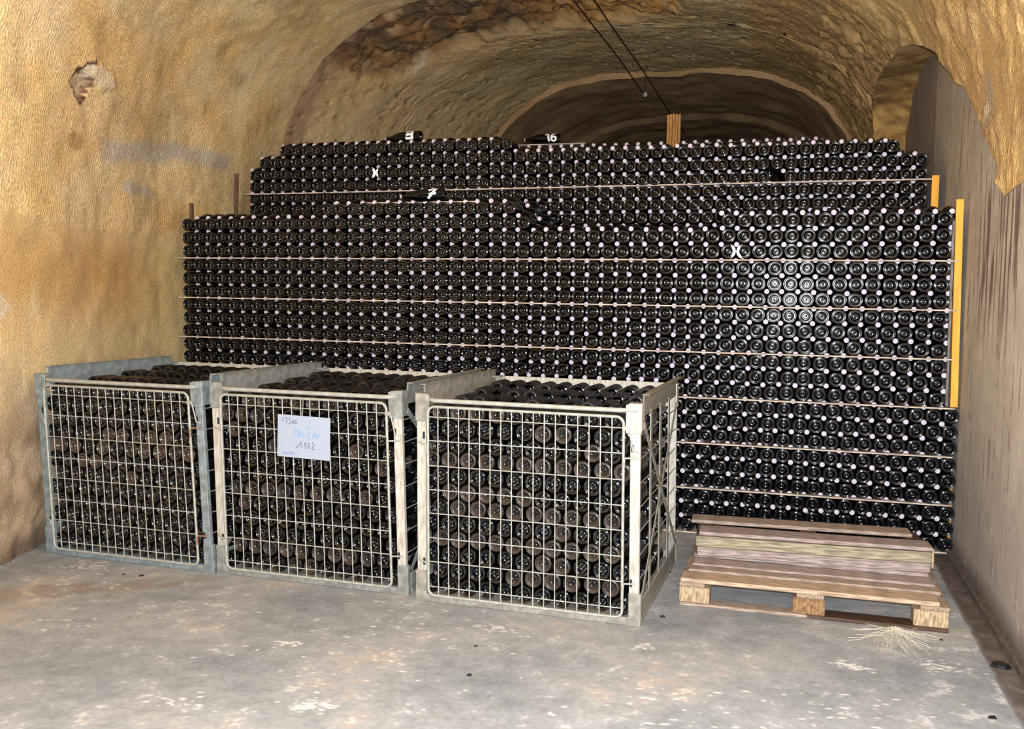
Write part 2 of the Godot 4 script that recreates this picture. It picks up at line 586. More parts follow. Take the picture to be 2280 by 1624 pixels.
func vault(called: String, sect: int, z0: float, z1: float, dz: float, cols: int, m: Material) -> void:
	var mb := MB.new()
	mb.colored = true
	var rows := int(ceil(absf(z1 - z0) / dz)) + 1
	for i in rows:
		var z := lerpf(z0, z1, float(i) / (rows - 1))
		var o := outline(z, sect)
		var cx: float = o[0]; var a: float = o[1]; var foot: float = o[2]; var rise: float = o[3]
		var ye := maxf(right_end(z), foot)
		# the outline as a polyline from the left foot over the crown, then equal steps along it
		var poly := PackedVector2Array()
		var K := 160
		for k in K + 1:
			var f := PI * (1.0 - float(k) / K)
			var q := Vector2(cx + a * signf(cos(f)) * pow(absf(cos(f)), 0.6667), foot + rise * pow(maxf(sin(f), 0.0), 0.6667))
			if k > K / 2 and q.y < ye:
				var pr := poly[poly.size() - 1]
				if pr.y > ye:
					poly.append(pr.lerp(q, (pr.y - ye) / (pr.y - q.y)))
				break
			poly.append(q)
		var L := PackedFloat32Array([0.0])
		for k in range(1, poly.size()):
			L.append(L[k - 1] + poly[k].distance_to(poly[k - 1]))
		var total := L[L.size() - 1]
		var seg := 0
		for j in cols:
			var s := total * j / (cols - 1)
			while seg < L.size() - 2 and L[seg + 1] < s:
				seg += 1
			var q := poly[seg].lerp(poly[seg + 1], clampf((s - L[seg]) / maxf(L[seg + 1] - L[seg], 1e-6), 0.0, 1.0))
			var dx := (q.x - cx) / a
			var dy := (q.y - foot) / rise
			var out := Vector3(signf(dx) * dx * dx / a, maxf(dy, 0.0) * dy / rise, 0).normalized()
			var p := Vector3(q.x, q.y, z)
			var r := relief(p, sect)
			if q.x > -0.5 and sect == 0:
				r = minf(r, 0.01)
			mb.vert(p + out * r, -out, Vector2(s, z), rock_color(p, sect))
	mb.smooth_grid(rows, cols, 0, Vector3(-2.6, 2.0, 0))
	mb.grid(rows, cols, 0)
	# the thickness of the rock where it ends over the recess
	if sect < 2:
		var st := mb.v.size()
		for i in rows:
			var p: Vector3 = mb.v[i * cols + cols - 1]
			var cc: Color = mb.c[i * cols + cols - 1]
			mb.vert(p, Vector3(0.3, -1, 0).normalized(), Vector2(0, p.z), cc)
			mb.vert(p + Vector3(0.20, 0.03, 0), Vector3(0.3, -1, 0).normalized(), Vector2(0.2, p.z), cc)
		mb.grid(rows, 2, st)
	var e := put(called, mb.mesh(m))
	tag(e, "", "", "", "structure")

func rib(z: float, s0: int, s1: int) -> void:
	# the face between two sections of the vault
	var mb := MB.new()
	mb.colored = true
	var K := 120
	for k in K + 1:
		var f := PI * (1.0 - float(k) / K)
		for e in 2:
			var o := outline(z, s0)
			if e == 1:
				o = outline(z - 0.001, s1)
			var q := Vector3(o[0] + o[1] * signf(cos(f)) * pow(absf(cos(f)), 0.6667), o[2] + o[3] * pow(maxf(sin(f), 0.0), 0.6667), z)
			var out := Vector3(q.x - o[0], q.y - o[2], 0).normalized()
			q += out * relief(q, s0 if e == 0 else s1)
			if s1 == 1:
				q += out * (0.01 if e == 0 else 0.3)
			mb.vert(q, Vector3(0, 0, 1), Vector2.ZERO, rock_color(q, s1))
	mb.grid(K + 1, 2, 0)
	tag(put("ceiling_rib", mb.mesh(M.rock_smooth)), "", "", "", "structure")

func slab(called: String, lo: Vector3, hi: Vector3, m: Material) -> void:
	var b := MB.new()
	b.aabox(lo, hi, 0.001)
	tag(put(called, b.mesh(m)), "", "", "", "structure")

func setting() -> void:
	vault("ceiling", 0, 2.6, -1.84, 0.021, 400, M.rock_grooved)
	vault("ceiling", 0, 9.2, 2.6, 0.2, 90, M.rock_grooved)
	vault("ceiling", 1, -1.84, -6.0, 0.034, 230, M.rock_smooth)
	vault("ceiling", 2, -6.0, -13.0, 0.1, 110, M.rock_smooth)

	rib(-6.0, 1, 2)

	# left rock wall, from floor to the springing
	var mb := MB.new()
	mb.colored = true
	var zs := []
	var z := 2.6
	while z > -2.4:
		zs.append(z); z -= 0.03
	var rows := zs.size()
	var cols := 66
	for i in rows:
		for j in cols:
			var y := 1.97 * j / (cols - 1)
			var p := Vector3(wall_x(zs[i]), y, zs[i])
			var d := relief(p, 0)
			mb.vert(p + Vector3(-d, 0, 0), Vector3.RIGHT, Vector2(y, zs[i]), low_color(p))
	mb.smooth_grid(rows, cols, 0, Vector3(1, 0, 0), false)
	mb.grid(rows, cols, 0)
	var st := mb.v.size()
	for zz in [9.2, 2.6]:
		for y in [0.0, 1.97]:
			mb.vert(Vector3(wall_x(zz), y, zz), Vector3.RIGHT, Vector2.ZERO, lin(190, 150, 90))
	mb.grid(2, 2, st)
	st = mb.v.size()
	for zz in [-2.37, -13.0]:
		for y in [0.0, 2.4]:
			mb.vert(Vector3(-5.7 if zz > -5.0 else -4.8, y, zz), Vector3.RIGHT, Vector2.ZERO, lin(170, 130, 80))
	mb.grid(2, 2, st)
	tag(put("wall_left", mb.mesh(M.rock_wall)), "", "", "", "structure")
	slab("wall_outer", Vector3(-6.4, -0.2, -13.2), Vector3(-5.95, 5.2, 9.4), M.rock_wall)

	# rough jamb of rock behind the recess
	var ea := [Vector3(-0.02, 3.50, -1.2), Vector3(-0.16, 3.52, -2.0), Vector3(-0.215, 3.53, -2.98), Vector3(-0.185, 3.44, -3.78), Vector3(-0.155, 3.136, -3.8), Vector3(-0.122, 2.743, -3.8), Vector3(-0.1, 2.2, -3.8)]
	var eb := [Vector3(0.14, 3.62, -1.2), Vector3(0.14, 3.52, -1.95), Vector3(0.14, 3.56, -2.89), Vector3(0.14, 3.42, -3.42), Vector3(0.14, 3.17, -3.80), Vector3(0.14, 2.75, -3.9), Vector3(0.14, 2.2, -3.95)]
	var jb := MB.new()
	jb.colored = true
	var jr := 80
	var jc := 14
	for i in jr:
		var t := float(i) / (jr - 1) * (ea.size() - 1)
		var k := mini(int(t), ea.size() - 2)
		var A: Vector3 = ea[k].lerp(ea[k + 1], t - k)
		var B: Vector3 = eb[k].lerp(eb[k + 1], t - k)
		for j in jc:
			var p := A.lerp(B, float(j) / (jc - 1))
			var d := 0.07 * nf.get_noise_3dv(p * Vector3(1.0, 1.6, 1.0))
			jb.vert(p + Vector3(-0.2, -0.3, 1.0).normalized() * d, Vector3(-0.2, -0.3, 1).normalized(), Vector2.ZERO, lin(222, 178, 110).lerp(lin(170, 126, 66), clampf(0.4 + nf.get_noise_3dv(p * 1.5), 0.0, 1.0)))
	jb.smooth_grid(jr, jc, 0, Vector3(-0.3, -0.3, 1), false)
	jb.grid(jr, jc, 0)
	tag(put("wall_jamb", jb.mesh(M.rock_smooth)), "", "", "", "structure")

	concrete_wall()
	floor_slab()
	slab("wall_back", Vector3(-6.4, -0.2, 9.2), Vector3(1.2, 5.2, 9.4), M.rock_wall)
	slab("wall_end", Vector3(-6.4, -0.2, -13.2), Vector3(1.2, 5.2, -13.0), M.rock_wall)
	slab("ceiling_cover", Vector3(-6.4, 5.0, -13.2), Vector3(1.2, 5.2, 9.4), M.rock_wall)

func low_color(p: Vector3) -> Color:
	var n1 := nc.get_noise_3dv(p * 1.2)
	var n2 := nf.get_noise_3dv(p * 0.7)
	var c: Color = lin(204, 160, 98).lerp(lin(216, 178, 122), clampf(0.5 + n1 * 1.1, 0.0, 1.0))
	c = c.lerp(lin(228, 204, 156), (1.0 - sm(1.15, 1.55, p.y + 0.25 * n1)) * 0.8)
	c = c.lerp(lin(220, 192, 134), (1.0 - sm(0.5, 0.9, absf(p.z + 0.3))) * 0.6)
	c = c.lerp(lin(224, 192, 140), sm(1.72, 1.97, p.y + 0.10 * n2) * 0.8)
	var low := (1.0 - sm(0.75, 1.15, p.y + 0.3 * n2))
	c = c.lerp(lin(178, 154, 130).lerp(lin(130, 106, 86), clampf(0.5 + 1.5 * n2, 0.0, 1.0)), low * 0.85)
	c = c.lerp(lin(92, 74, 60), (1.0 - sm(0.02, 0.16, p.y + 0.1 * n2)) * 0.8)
	# chalky flakes
	c = c.lerp(lin(226, 204, 160), sm(0.26, 0.42, nf.get_noise_3d(p.x, p.y * 0.35, p.z * 2.2)) * 0.7 * sm(0.6, 1.0, p.y) * (1.0 - sm(1.4, 1.7, p.y)))
	c = c.lerp(lin(214, 196, 168), 0.8 * blob(p.y, p.z, 1.44, 2.0, 0.07, 0.12))
	return c

func concrete_wall() -> void:
	# albedo over z -4 .. 3, y 0 .. 3.7
	var W := 900
	var H := 520
	var f := FastNoiseLite.new()
	f.seed = 101; f.noise_type = FastNoiseLite.TYPE_SIMPLEX_SMOOTH; f.fractal_octaves = 5
	f.frequency = 0.012
	var a := f.get_image(W, H); a.convert(Image.FORMAT_L8)
	f.seed = 102; f.frequency = 0.06
	var b := f.get_image(W, H); b.convert(Image.FORMAT_L8)
	f.seed = 103; f.frequency = 0.09
	var s0 := f.get_image(W, 40); s0.convert(Image.FORMAT_L8)
	s0.resize(W, H, Image.INTERPOLATE_CUBIC)
	var A := a.get_data(); var B := b.get_data(); var S := s0.get_data()
	var px := PackedByteArray()
	px.resize(W * H * 3)
	for y in H:
		var wy := 3.7 * (1.0 - float(y) / H)
		for x in W:
			var k := y * W + x
			var wz := -4.0 + 7.0 * x / W
			var t: float = A[k] / 255.0
			var q: float = B[k] / 255.0
			var s: float = S[k] / 255.0
			var r := 196.0 + 30.0 * (t - 0.5) + 22.0 * (q - 0.5)
			var g := 185.0 + 30.0 * (t - 0.5) + 22.0 * (q - 0.5)
			var bl := 168.0 + 30.0 * (t - 0.5) + 22.0 * (q - 0.5)
			# rusty brown runs
			var run: float = smoothstep(0.70, 0.86, s + 0.6 * (q - 0.5) + 0.4 * (t - 0.5)) * 0.42
			if wz > 0.35 and wz < 1.35:
				run = maxf(run, 0.75 * smoothstep(0.5, 0.62, s) * smoothstep(1.2, 1.7, wy) * smoothstep(2.3, 2.0, wy))
			if wz < -1.7:
				run = maxf(run, 0.35)
			r = lerpf(r, 96.0, run); g = lerpf(g, 70.0, run); bl = lerpf(bl, 62.0, run)
			# greyer, bluish foot
			var low := smoothstep(1.3, 0.2, wy) * 0.55
			r = lerpf(r, 142.0, low); g = lerpf(g, 132.0, low); bl = lerpf(bl, 130.0, low)
			var damp := smoothstep(0.16, 0.02, wy) * 0.6
			r *= 1.0 - damp * 0.5; g *= 1.0 - damp * 0.55; bl *= 1.0 - damp * 0.55
			var chalk := smoothstep(0.74, 0.84, q) * smoothstep(0.45, 0.6, t) * 0.5
			r = lerpf(r, 214.0, chalk); g = lerpf(g, 210.0, chalk); bl = lerpf(bl, 206.0, chalk)
			px[k * 3] = int(clampf(r, 0, 255)); px[k * 3 + 1] = int(clampf(g, 0, 255)); px[k * 3 + 2] = int(clampf(bl, 0, 255))
	var m := mat(Color.WHITE, 0.85)
	m.albedo_texture = ImageTexture.create_from_image(Image.create_from_data(W, H, false, Image.FORMAT_RGB8, px))
	m.texture_repeat = false
	m.heightmap_enabled = true
	m.heightmap_texture = noise_tex(0.02, 5, Color.BLACK, Color.WHITE, 104, 512)
	m.heightmap_scale = 0.5
	M.concrete = m
	var mb := MB.new()
	var zs := [9.2, 3.0, 1.5, 0.0, -1.7, -1.7, -4.1, -13.0]
	var xs := [0.13, 0.13, 0.13, 0.13, 0.13, 0.136, 0.136, 0.136]
	for i in zs.size():
		for y in [-0.05, 0.8, 1.6, 2.4, 3.7, 5.0]:
			mb.vert(Vector3(xs[i], y, zs[i]), Vector3.LEFT, Vector2((zs[i] + 4.0) / 7.0, 1.0 - y / 3.7))
	mb.grid(zs.size(), 6, 0)
	mb.quad(Vector3(0.7, -0.05, 9.2), Vector3(0.7, 5.0, 9.2), Vector3(0.7, 5.0, -13), Vector3(0.7, -0.05, -13), Vector3.RIGHT)
	tag(put("wall_right", mb.mesh(m)), "", "", "", "structure")
	# mortar fillet along its foot
	var fb := MB.new()
	fb.bar(Vector3(0.115, 0.0, -0.1), Vector3(0.115, 0.0, 6.0), 0.045, 0.05, 0.012)
	tag(put("trim_1", fb.mesh(tri_mat(srgb(104, 92, 82), 0.9, M.wood_tex, Vector3(4, 4, 2)))), "", "", "", "structure")

func floor_slab() -> void:
	# albedo over x -5.6 .. 0.15, z -0.4 .. 4.0
	var W := 1150
	var H := 880
	var f := FastNoiseLite.new()
	f.noise_type = FastNoiseLite.TYPE_SIMPLEX_SMOOTH; f.fractal_octaves = 5
	f.seed = 201; f.frequency = 0.005
	var a := f.get_image(W, H); a.convert(Image.FORMAT_L8)
	f.seed = 202; f.frequency = 0.03
	var b := f.get_image(W, H); b.convert(Image.FORMAT_L8)
	f.seed = 203; f.frequency = 0.14
	var c := f.get_image(W, H); c.convert(Image.FORMAT_L8)
	var A := a.get_data(); var B := b.get_data(); var C := c.get_data()
	var px := PackedByteArray()
	px.resize(W * H * 3)
	for y in H:
		var wz := -0.4 + 4.4 * y / H
		for x in W:
			var k := y * W + x
			var wx := -5.6 + 5.75 * x / W
			var t: float = A[k] / 255.0 - 0.5
			var q: float = B[k] / 255.0 - 0.5
			var s: float = C[k] / 255.0 - 0.5
			var v := 141.0 + 34.0 * t + 24.0 * q + 22.0 * s
			var r := v - 1.0 + 6.0 * t
			var g := v
			var bl := v + 1.0 - 6.0 * t
			# rusty drag from the crate's foot towards the lower left
			var ln := absf((wz - 1.98) - (-3.85 - wx) * 0.62)
			var st := smoothstep(0.16, 0.02, ln + 0.2 * q) * smoothstep(-3.75, -3.95, wx) * smoothstep(-5.3, -4.9, wx)
			r = lerpf(r, 128.0, st * 0.45); g = lerpf(g, 106.0, st * 0.45); bl = lerpf(bl, 90.0, st * 0.45)
			var rust := smoothstep(0.2, 0.34, t + 0.5 * q) * 0.2
			r = lerpf(r, 172.0, rust); g = lerpf(g, 138.0, rust); bl = lerpf(bl, 108.0, rust)
			var w := smoothstep(0.28, 0.42, q + 0.5 * s + 0.15 * t) * 0.35
			# pale dust in front of the crates and by the wall
			w = maxf(w, 0.4 * smoothstep(0.18, 0.3, q + 0.5 * s) * smoothstep(-0.6, -0.15, wx))
			r = lerpf(r, 214.0, w); g = lerpf(g, 210.0, w); bl = lerpf(bl, 204.0, w)
			# damp gutter by the concrete wall
			var gu := smoothstep(-0.02, 0.02, wx + 0.04 * q) * (1.0 - 0.5 * smoothstep(1.6, 3.0, wz)) * smoothstep(-0.4, 0.1, wz)
			r = lerpf(r, 74.0 + 40.0 * q, gu * 0.85); g = lerpf(g, 60.0 + 40.0 * q, gu * 0.85); bl = lerpf(bl, 50.0 + 40.0 * q, gu * 0.85)
			px[k * 3] = int(clampf(r, 0, 255)); px[k * 3 + 1] = int(clampf(g, 0, 255)); px[k * 3 + 2] = int(clampf(bl, 0, 255))
	# white splashes of lime
	var r2 := RandomNumberGenerator.new()
	r2.seed = 77
	var spots := [[-2.56, 3.16, 0.10, 60], [-2.14, 2.15, 0.07, 40], [-2.97, 2.62, 0.07, 34], [-0.59, 2.11, 0.08, 44], [-4.62, 1.90, 0.16, 60], [-1.46, 2.16, 0.06, 20], [-3.0, 3.3, 0.15, 26], [-4.0, 2.7, 0.2, 22], [-0.2, 2.0, 0.12, 50], [-0.15, 1.3, 0.08, 30], [-1.2, 2.7, 0.3, 26], [-3.6, 2.3, 0.3, 24], [-2.5, 2.1, 0.5, 40], [-4.4, 2.2, 0.35, 30], [-0.6, 2.6, 0.4, 40], [-1.5, 1.0, 0.15, 14], [-1.0, 3.0, 0.6, 40], [-2.6, 2.7, 0.8, 50]]
	for s in spots:
		for i in s[3]:
			var cx: float = s[0] + r2.randfn() * s[2] * 0.5
			var cz: float = s[1] + r2.randfn() * s[2] * 0.32
			var ra := r2.randf_range(0.5, 1.5)
			var el := r2.randf_range(1.0, 3.0)
			var an := r2.randf_range(-0.6, 0.3)
			var ic := (cx + 5.6) / 5.75 * W
			var jc := (cz + 0.4) / 4.4 * H
			var R := int(ceil(ra * el))
			for dy in range(-R, R + 1):
				for dx in range(-R, R + 1):
					var u := (dx * cos(an) + dy * sin(an)) / el
					var w2 := -dx * sin(an) + dy * cos(an)
					var al := clampf(1.3 - sqrt(u * u + w2 * w2) / ra, 0.0, 0.6)
					var X := int(ic) + dx
					var Y := int(jc) + dy
					if al > 0.0 and X >= 0 and X < W and Y >= 0 and Y < H:
						var k := (Y * W + X) * 3
						px[k] = int(lerpf(px[k], 232, al)); px[k + 1] = int(lerpf(px[k + 1], 228, al)); px[k + 2] = int(lerpf(px[k + 2], 222, al))
	var m := mat(Color.WHITE, 0.82)
	m.albedo_texture = ImageTexture.create_from_image(Image.create_from_data(W, H, false, Image.FORMAT_RGB8, px))
	m.texture_repeat = false
	m.heightmap_enabled = true
	m.heightmap_texture = noise_tex(0.05, 5, Color.BLACK, Color.WHITE, 204, 512)
	m.heightmap_scale = 0.35
	var mb := MB.new()
	var xs := [-6.0, -5.5, -4.5, -3.5, -2.5, -1.5, -0.5, -0.02, 0.0, 0.09, 0.10, 0.14]
	var ys := [0.0, 0.0, 0.0, 0.0, 0.0, 0.0, 0.0, 0.0, -0.025, -0.03, 0.0, 0.0]
	var zs := [9.3, 6.0, 4.0, 3.0, 2.0, 1.0, 0.0, -0.4, -3.0, -13.0]
	for zz in zs:
		for i in xs.size():
			mb.vert(Vector3(xs[i], ys[i], zz), Vector3.UP, Vector2((xs[i] + 5.6) / 5.75, (zz + 0.4) / 4.4))
	mb.grid(zs.size(), xs.size(), 0)
	tag(put("floor", mb.mesh(m)), "", "", "", "structure")
	slab("floor_bed", Vector3(-6.4, -0.3, -13.2), Vector3(1.2, -0.06, 9.4), m)

# ---------------------------------------------------------------- bottles
var body_mesh: ArrayMesh
var base_mesh: ArrayMesh
var base_dust: ArrayMesh
var base_dim: ArrayMesh
var body_dusty: ArrayMesh
var cap_mesh: ArrayMesh
var whole_mesh: ArrayMesh
var whole_tint: ArrayMesh
const BODY_PROFILE := [[0.0426, 0.0001], [0.0436, 0.0006], [0.0446, 0.0017], [0.0454, 0.0036], [0.0459, 0.007], [0.046, 0.012], [0.046, 0.155], [0.0457, 0.168], [0.0445, 0.182], [0.042, 0.197], [0.0375, 0.213], [0.0315, 0.229], [0.0255, 0.243], [0.0205, 0.257], [0.0172, 0.271], [0.0155, 0.285], [0.015, 0.297], [0.0165, 0.299], [0.0172, 0.302], [0.0168, 0.306], [0.0150, 0.308], [0.0148, 0.312], [0.0, 0.3121]]
const BASE_PROFILE := [[0.0, 0.0205], [0.0024, 0.0207], [0.0044, 0.0216], [0.0060, 0.0238], [0.0076, 0.0262], [0.0092, 0.0274], [0.0112, 0.0279], [0.0135, 0.0278], [0.0158, 0.0270], [0.0182, 0.0252], [0.0205, 0.0222], [0.0230, 0.0178], [0.0260, 0.0118], [0.0282, 0.0074], [0.0298, 0.0052], [0.0312, 0.0040], [0.0326, 0.0034], [0.0340, 0.0034], [0.0354, 0.0039], [0.0366, 0.0046], [0.0377, 0.0042], [0.0386, 0.0030], [0.0396, 0.0016], [0.0406, 0.0006], [0.0416, 0.0001], [0.0426, 0.0001], [0.0436, 0.0006]]

func pr(a: Array) -> Array:
	var o := []
	for p in a:
		o.append(Vector2(p[0], p[1]))
	return o

func bottle_meshes() -> void:
	var seg := 24
	var b := MB.new(); b.lathe(pr(BODY_PROFILE), seg)
	body_mesh = b.mesh(M.glass)
	body_dusty = b.mesh(M.glass_dusty)
	var q := MB.new(); q.lathe(pr(BASE_PROFILE), seg)
	base_mesh = q.mesh(M.base)
	var mid := MB.new(); mid.lathe(pr(BASE_PROFILE.slice(0, 11)), seg)
	var rim := MB.new(); rim.lathe(pr(BASE_PROFILE.slice(10)), seg)
	base_dust = rim.mesh(M.dust, mid.mesh(M.base))
	base_dim = rim.mesh(M.dust_dim, mid.mesh(M.base))
	var c := MB.new()
	c.lathe(pr([[0.0, 0.0], [0.0125, 0.0], [0.0150, 0.0008], [0.0163, 0.0025], [0.0168, 0.006], [0.0172, 0.009], [0.0160, 0.0095]]), 20)
	cap_mesh = c.mesh(M.cap)
	# a whole bottle with its crown cap for the ones too many to keep apart
	var c2 := MB.new()
	var flip := []
	for p in [[0.0160, 0.3085], [0.0172, 0.309], [0.0168, 0.312], [0.0163, 0.3155], [0.0150, 0.3172], [0.0125, 0.318], [0.0, 0.318]]:
		flip.append(Vector2(p[0], p[1]))
	c2.lathe(flip, 20)
	whole_mesh = b.mesh(M.glass)
	q.mesh(M.base, whole_mesh)
	c2.mesh(M.cap, whole_mesh)
	whole_tint = b.mesh(M.glass_dusty)
	q.mesh(M.base_tint, whole_tint)
	c2.mesh(M.cap, whole_tint)

func spin(x: float, y: float, z: float, out := true) -> Transform3D:
	# base towards the viewer (out) or neck towards the viewer
	var B := Basis(Vector3(0, 0, 1), rng.randf_range(0.0, TAU))
	B = Basis(Vector3(0, 1, 0), rng.randfn(0, 0.0065)) * Basis(Vector3(1, 0, 0), rng.randfn(0, 0.006)) * B
	if not out:
		B = Basis(Vector3(0, 1, 0), PI) * B
	return Transform3D(B, Vector3(x, y, z))

func many(called: String, m: Mesh, ts: Array, label: String, cols := []) -> void:
	var mm := MultiMesh.new()
	mm.transform_format = MultiMesh.TRANSFORM_3D
	mm.use_colors = cols.size() > 0
	mm.mesh = m
	mm.instance_count = ts.size()
	for i in ts.size():
		mm.set_instance_transform(i, ts[i])
		if cols.size() > 0:
			mm.set_instance_color(i, cols[i])
	var o := MultiMeshInstance3D.new()
	o.name = numbered(called)
	o.multimesh = mm
	add_child(o, true)
	tag(o, label, "bottle", "", "stuff")

func single(called: String, t: Transform3D, label: String, group: String, kind := 0) -> MeshInstance3D:
	var o := put(called, body_mesh if kind == 0 else body_dusty, null, t)
	put("punted_base", [base_mesh, base_dust, base_dim][kind], o)
	tag(o, label, "bottle", group)
	return o

func row_y(r: int) -> float:
	# centre height of the r-th row of the front stack (r from 1)
	var g := (r - 1) / 3
	if r <= 18:
		return LATH * g + 0.0515 + ROW * ((r - 1) % 3)
	return LATH * 6 + 0.0555 + ROW * (r - 19)

func crescent(a0: float, a1: float) -> ArrayMesh:
	# brushed paint over the rim of a base, hugging its profile
	var mb := MB.new()
	var pf := [[0.0285, 0.0070], [0.0320, 0.0028], [0.0352, 0.0030], [0.0380, 0.0034], [0.0402, 0.0008], [0.0422, 0.0], [0.0446, 0.0012], [0.0457, 0.004], [0.0464, 0.010], [0.0464, 0.016]]
	var K := 18
	for i in K:
		var t := float(i) / (K - 1)
		var a := lerpf(a0, a1, t)
		var wdt := sin(PI * t)
		for j in pf.size():
			var rr: float = lerpf(0.0464, pf[j][0], clampf(wdt * 1.5 + 0.12, 0.0, 1.0))
			var dd: float = pf[j][1] - 0.0007
			mb.vert(Vector3(cos(a) * rr, sin(a) * rr, -dd), Vector3(cos(a) * 0.3, sin(a) * 0.3, 1).normalized())
	mb.grid(K, pf.size(), 0)
	return mb.mesh(M.paint)

func front_stack() -> void:
	bottle_meshes()
	var rest := []
	var keep := []
	var grp := "bottles of the front stack"
	for r in range(1, 23):
		var y := row_y(r)
		var x0 := 0.081 if r <= 9 else -0.005
		for k in 56:
			var x := x0 - k * PITCH
			if x < -5.335: continue
			if r == 21 and k > 13 and k < 27: continue
			if r == 22 and (k < 28 or k > 42): continue
			var t := spin(x + rng.randfn(0, 0.0011), y + rng.randfn(0, 0.0012), rng.randfn(0, 0.004))
			var hidden := (r <= 2 and k > 3 and k < 15) or (r == 1 and k > 1 and k < 15)
			if k < 15 and not hidden:
				keep.append([r, k, t])
			else:
				rest.append(t)
			# deeper ranks, seen where the top steps down
			if r >= 19 and rng.randf() < 0.99:
				rest.append(spin(x + 0.03, y, -0.44))
	# cap rows: bottles lying the other way, necks between the bases
	for r in range(1, 23):
		var y := row_y(r) + 0.0495
		if r > 1 and r % 3 == 1 and r <= 19:
			pass
		var x0 := 0.081 - 0.049 if r <= 9 else -0.005 + 0.047
		for k in 56:
			var x := x0 - k * PITCH
			if x < -5.28: continue
			if r == 21 and k > 14 and k < 28: continue
			if r == 22 and (k < 29 or k > 42): continue
			var zc := -0.052 + rng.randfn(0, 0.003)
			rest.append(spin(x + rng.randfn(0, 0.003), y + rng.randfn(0, 0.0015), zc - 0.318, false))
			if r >= 20:
				rest.append(spin(x + 0.035, y + 0.012, zc - 0.76, false))
	for e in keep:
		var r: int = e[0]
		var k: int = e[1]
		var o := single("stacked_bottle", e[2], "dark bottle base, %s row above floor, %s from the concrete wall, front stack" % [ORD[r - 1], ORD[k]], grp)
		if r == 19 and (k == 12 or k == 13):
			var left := k == 13
			put("paint_mark", crescent(-1.25, 1.3) if left else crescent(PI - 1.3, PI + 1.6), o, Transform3D(o.transform.basis.inverse(), Vector3.ZERO))
			o.set_meta("label", "dark bottle base with white paint on its %s, front stack's top rows" % ["right rim" if left else "left rim"])
		if r == 9 and k == 5:
			pass
	many("stacked_bottles", whole_mesh, rest, "remaining dark bottles of the front stack with pale crown caps between the bases")
	# laths
	for g in 7:
		var y := LATH * g + (0.003 if g == 0 else 0.0)
		var b := MB.new()
		var xr := 0.10 if g <= 3 else 0.085
		b.aabox(Vector3(-5.38, y - 0.0045, -0.040), Vector3(xr, y + 0.0045, 0.004), 0.0012)
		var o := put("wooden_lath", b.mesh(M.lath))
		tag(o, ["thin pale lath on the floor under the front bottle stack", "thin wooden lath, first above the floor, between bottle rows of the front stack", "thin wooden lath, second above the floor, between bottle rows of the front stack", "thin wooden lath, third above the floor, carrying the yellow upright", "thin wooden lath, fourth above the floor, between bottle rows of the front stack", "thin wooden lath, fifth above the floor, between bottle rows of the front stack", "thin wooden lath, topmost across the whole front stack"][g], "lath", "laths of the front stack")
	var b2 := MB.new()
	b2.aabox(Vector3(-3.86, 2.196, -0.12), Vector3(-3.02, 2.204, -0.07), 0.001)
	tag(put("wooden_lath", b2.mesh(M.lath)), "short lath lying on top of the front stack under a painted bottle", "lath", "laths of the front stack")
	# uprights
	upright("yellow_upright", Vector3(0.095, 0.908, -0.012), Vector3(0.074, 2.166, -0.012), 0.042, 0.022, M.yellow, "tall yellow plank standing between front stack and concrete wall", "plank")
	upright("grey_upright", Vector3(0.058, 0.908, -0.06), Vector3(0.050, 2.04, -0.06), 0.014, 0.05, M.grey_board, "thin grey board beside the yellow plank at front stack's end", "plank")
	upright("pale_upright", Vector3(0.108, 0.0, -0.085), Vector3(0.108, 0.46, -0.085), 0.022, 0.05, M.lath_up, "short pale board at the foot of the front stack by the wall", "plank")
	upright("yellow_upright", Vector3(0.06, 0.0, -0.985), Vector3(0.058, 2.43, -0.985), 0.048, 0.022, M.yellow, "yellow plank standing at the end of the rear stack", "plank")
	upright("brown_upright", Vector3(-5.43, 0.0, -0.25), Vector3(-5.433, 2.235, -0.25), 0.022, 0.03, M.lath_dark, "dark narrow stake rising behind the front stack near rock wall", "stake")
	upright("brown_upright", Vector3(-5.46, 0.0, -0.85), Vector3(-5.41, 2.54, -0.85), 0.032, 0.022, M.lath_dark, "leaning brown batten standing between the two stacks near rock wall", "stake")

func upright(called: String, a: Vector3, b: Vector3, w: float, d: float, m: Material, label: String, cat: String) -> void:
	var mb := MB.new()
	mb.bar(a, b, w, d, 0.0015)
	tag(put(called, mb.mesh(m)), label, cat)

